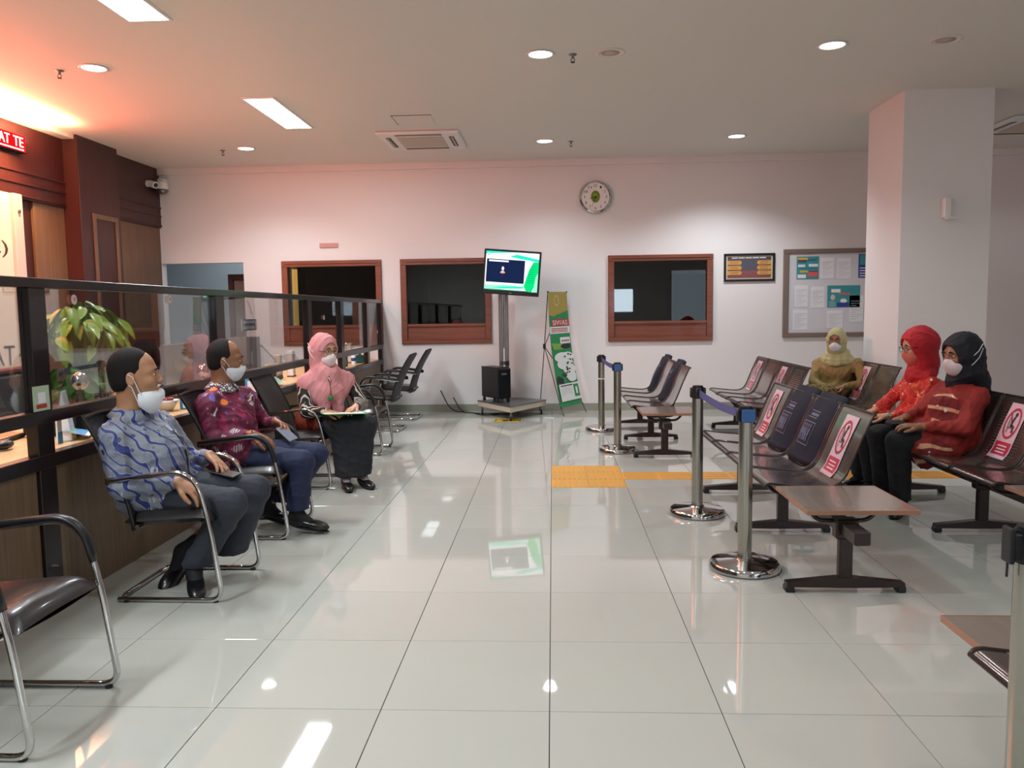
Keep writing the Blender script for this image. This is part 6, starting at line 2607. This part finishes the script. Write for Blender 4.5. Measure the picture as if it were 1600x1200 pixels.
def scarf_pink(v, T, j, side, fw, ch):
    for X, s in (('L', 1), ('R', -1)):
        v.cap(V3(j['neck']) + V3(0, 0, .0), V3(j['sh' + X]) * .92 + ch * .08 + V3(0, 0, .015), .085, .078, .05)
        v.cap(V3(j['sh' + X]) * .8 + ch * .2 + fw * .03, ch + side * s * .09 + fw * .10 - V3(0, 0, .04), .075, .065, .05)
    v.cap(V3(j['neck']) + fw * .05 + V3(0, 0, -.01), ch + fw * .12 + V3(0, 0, .0), .095, .085, .05)
    v.cap(ch + fw * .125 + side * .065 + V3(0, 0, .02), ch + fw * .15 + side * .065 + V3(0, 0, -.16), .066, .050, .03)
    v.cap(ch + fw * .15 + side * .065 + V3(0, 0, -.15), ch + fw * .17 + side * .05 + V3(0, 0, -.205), .050, .040, .02)
    v.cap(ch + fw * .125 - side * .06 + V3(0, 0, .02), ch + fw * .15 - side * .055 + V3(0, 0, -.13), .062, .046, .03)


J3 = dict(head=(-1.905, 6.60, 1.100), face=(.80, -.60, -.08), neck=(-1.905, 6.60, .91), chest=(-1.93, 6.62, .755), pelvis=(-2.00, 6.68, .52), bdir=(.62, -.78, 0),
          shR=(-2.045, 6.48, .83), shL=(-1.755, 6.745, .835), elR=(-2.005, 6.40, .615), wrR=(-1.825, 6.325, .625), elL=(-1.635, 6.72, .64), wrL=(-1.620, 6.47, .645),
          knR=(-1.72, 6.31, .490), knL=(-1.53, 6.42, .490), anR=(-1.68, 6.30, .10), anL=(-1.57, 6.38, .10), toeR=(-1.62, 6.17, .03), toeL=(-1.48, 6.28, .03))
w3, W3_, H3_, hv3, _ = woman(J3, 'seated woman in pink headscarf and black skirt with a folder on her lap', 'skin3', 'blouse_rust', 'sleeve_wave', 'skirtb', 'hijpink', 1.10, True, 'maskc2' if False else 'maskp', 'back', 1.0,
                             [('R', (.93, -.02, -.22), (.25, -.1, .95), 1, (.25, .35, .3), 1.0), ('L', (-.35, -.88, -.2), (-.2, -.2, .95), -1, (.35, .4, .35), .9)], scarf_pink, True, cuff=.12, sockm='sockgrey')
pts = [tuple(trace(hv3, p, (-.62, .78, 0), .003)) for p in [tuple(V3(-1.80, 6.42, .90 - .03 * k) + V3(.5, -.6, 0) * .25) for k in range(7)]]
MB().tube(pts, .003, 6).obj('necklace', 'marleather', w3, True)
q = V3(pts[1])
MB().sph(tuple(q), .016, 12).obj('brooch', 'chrome', w3, True)
q = V3(pts[-1])
MB().rbox(tuple(q - .018), tuple(q + .018), .006).obj('badge', 'greenb', w3)
MB().cyl(tuple(V3(J3['wrR']) + V3(.004, 0, .0)), tuple(V3(J3['wrR']) + V3(.02, 0, -.004)), .030, n=18).obj('watch', 'chrome', w3, 'auto')
fo = thing('document_folder', 'open green folder with white papers on the lap of the woman in pink', 'folder', (-1.675, 6.30, .612))
fo.rotation_euler = (math.radians(-4), math.radians(2), math.radians(24))
MB().rbox((-.17, -.115, -.003), (.17, .115, .001), .001).obj('cover', 'folder', fo)
for k in range(3):
    MB().box((-.158 + .004 * k, -.105 + .003 * k, .001 + .0012 * k), (.14 + .004 * k, .10 + .003 * k, .0021 + .0012 * k)).obj('paper_sheet', 'paper', fo)
MB().tube([tuple(V3(.05, -.02, .012)), tuple(V3(.10, .08, .02))], .003, 6).obj('pen', 'ink', fo)


def scarf_red(v, T, j, side, fw, ch):
    v.ell(T(-.085, 0, .01), V3(.060, .075, .075) * 1.05, None, .03)
    v.cap(V3(j['neck']) + V3(0, 0, .03), V3(j['neck']) + fw * .03 + V3(0, 0, -.03), .092, .10, .04)
    for X in 'LR':
        v.cap(V3(j['neck']), V3(j['sh' + X]) * .45 + V3(j['neck']) * .55, .078, .055, .04)


J4 = dict(head=(2.715, 6.13, 1.105), face=(-.97, -.06, -.22), neck=(2.765, 6.15, .915), chest=(2.765, 6.15, .76), pelvis=(2.73, 6.15, .52), bdir=(-1, -.04, .05),
          shL=(2.765, 5.965, .825), shR=(2.755, 6.335, .825), elL=(2.625, 5.93, .615), wrL=(2.425, 5.965, .600), elR=(2.575, 6.37, .63), wrR=(2.435, 6.21, .61),
          knL=(2.30, 6.03, .505), knR=(2.30, 6.26, .505), anL=(2.38, 6.03, .10), anR=(2.37, 6.25, .10), toeL=(2.26, 6.0, .03), toeR=(2.24, 6.24, .03))
w4, W4_, H4_, hv4, _ = woman(J4, 'seated woman in red headscarf and red patterned tunic looking down, coral mask', 'skin3', 'batik_red', 'batik_red', 'trousersb', 'hijred', 1.10, False, 'maskc', None, 1.0,
                             [('L', (-.95, .10, .0), (-.1, -.1, .95), -1, (.2, .25, .2), .9), ('R', (-.82, -.5, -.1), (-.1, 0, .95), 1, (.3, .3, .3), .9)], scarf_red, True, foldseed=11, cuff=.28)
MB().tube([tuple(V3(2.44, 5.963, .602) + V3(0, .031 * math.cos(t), .031 * math.sin(t))) for t in [k * PI / 8 for k in range(16)]], .005, 6, closed=True).obj('watch_strap', 'chrome', w4, True)
MB().cyl((2.44, 5.935, .612), (2.44, 5.925, .616), .014, n=16).obj('watch', 'chrome', w4)


def scarf_black(v, T, j, side, fw, ch):
    v.cap(T(-.06, 0, -.01), V3(j['neck']) - fw * .10 + V3(0, 0, -.02), .085, .075, .05)
    v.cap(V3(j['neck']) - fw * .10 + V3(0, 0, 0), V3(j['neck']) - fw * .185 + V3(0, 0, -.20), .07, .035, .05)
    v.cap(V3(j['neck']) + V3(0, 0, .02), V3(j['neck']) + fw * .05 + V3(0, 0, -.03), .080, .06, .04)


J5 = dict(head=(2.765, 5.60, 1.070), face=(-.95, -.26, -.14), neck=(2.795, 5.63, .895), chest=(2.775, 5.63, .735), pelvis=(2.735, 5.62, .52), bdir=(-1, -.06, .02),
          shL=(2.80, 5.425, .80), shR=(2.775, 5.83, .80), elL=(2.68, 5.345, .600), wrL=(2.425, 5.42, .605), elR=(2.60, 5.86, .62), wrR=(2.44, 5.68, .63),
          knL=(2.31, 5.47, .495), knR=(2.29, 5.73, .495), anL=(2.335, 5.46, .10), anR=(2.33, 5.73, .10), toeL=(2.26, 5.36, .03), toeR=(2.19, 5.70, .03),
          skirtend=[(2.42, 5.46, .44), (2.42, 5.76, .46)])
w5, W5_, H5_, hv5, tv5 = woman(J5, 'seated woman in black headscarf and brick red tunic with white mask', 'skin2', 'batik_brick', 'batik_brick', 'trousersb', 'hijblack', 1.13, False, 'maskp', 'back', 1.16,
                               [('L', (-.92, .16, .04), (-.1, -.1, .95), -1, (.25, .35, .3), .9), ('R', (-.80, -.52, -.1), (-.1, 0, .95), 1, (.35, .4, .3), .9)], scarf_black, False, tunic=.62, foldseed=17, cuff=.22, hem=[((2.62, 5.45, .47), (2.47, 5.43, .43), .11, .09), ((2.47, 5.43, .43), (2.47, 5.41, .375), .085, .06), ((2.66, 5.60, .72), (2.66, 5.62, .58), .10, .12)])
pu = thing('black_pouch', 'small black pouch in the hands of the woman in black headscarf', 'pouch', (2.335, 5.565, .605))
MB().rbox((-.06, -.05, -.02), (.05, .05, .02), .012).obj('pouch_body', 'blackm', pu)
MB().rbox((-.055, -.051, .006), (.045, -.048, .012), .001).obj('zip', 'greymetal', pu)


def scarf_olive(v, T, j, side, fw, ch):
    for k, (r_, dz) in enumerate(((.10, .03), (.115, -.01), (.12, -.045))):
        n_ = 10
        for i in range(n_):
            t0, t1 = 2 * PI * i / n_, 2 * PI * (i + 1) / n_
            p = lambda t: V3(j['neck']) + side * r_ * math.cos(t) + fw * r_ * .9 * math.sin(t) + V3(0, 0, dz - .03 * math.sin(t))
            v.cap(p(t0), p(t1), .032, .032, .015)
    for X in 'LR':
        v.cap(V3(j['neck']), V3(j['sh' + X]) * .7 + V3(j['neck']) * .3, .075, .05, .04)


J6 = dict(head=(3.03, 8.78, 1.045), face=(-.50, -.86, -.06), neck=(3.06, 8.83, .87), chest=(3.06, 8.85, .72), pelvis=(3.05, 8.92, .50), bdir=(-.50, -.86, 0),
          shR=(2.895, 8.93, .79), shL=(3.245, 8.735, .79), elR=(2.82, 8.83, .60), wrR=(2.845, 8.60, .565), elL=(3.26, 8.59, .60), wrL=(3.02, 8.51, .570),
          knR=(2.72, 8.64, .50), knL=(2.86, 8.48, .50), anR=(2.70, 8.60, .10), anL=(2.82, 8.45, .10), toeR=(2.64, 8.50, .03), toeL=(2.76, 8.34, .03))
w6, W6_, H6_, hv6, _ = woman(J6, 'seated woman in olive headscarf and olive blouse near the column, hands in lap', 'skin2', 'blouse_olive', 'blouse_olive', 'skirt_olive', 'hijolive', 1.0, True, 'maskw', None, 1.06,
                             [('R', (.35, -.85, -.2), (0, -.2, .95), 1, (.3, .35, .3), .9), ('L', (-.9, -.15, -.15), (-.1, -.2, .95), -1, (.3, .35, .3), .9)], scarf_olive, False, foldseed=23, cuff=.1)
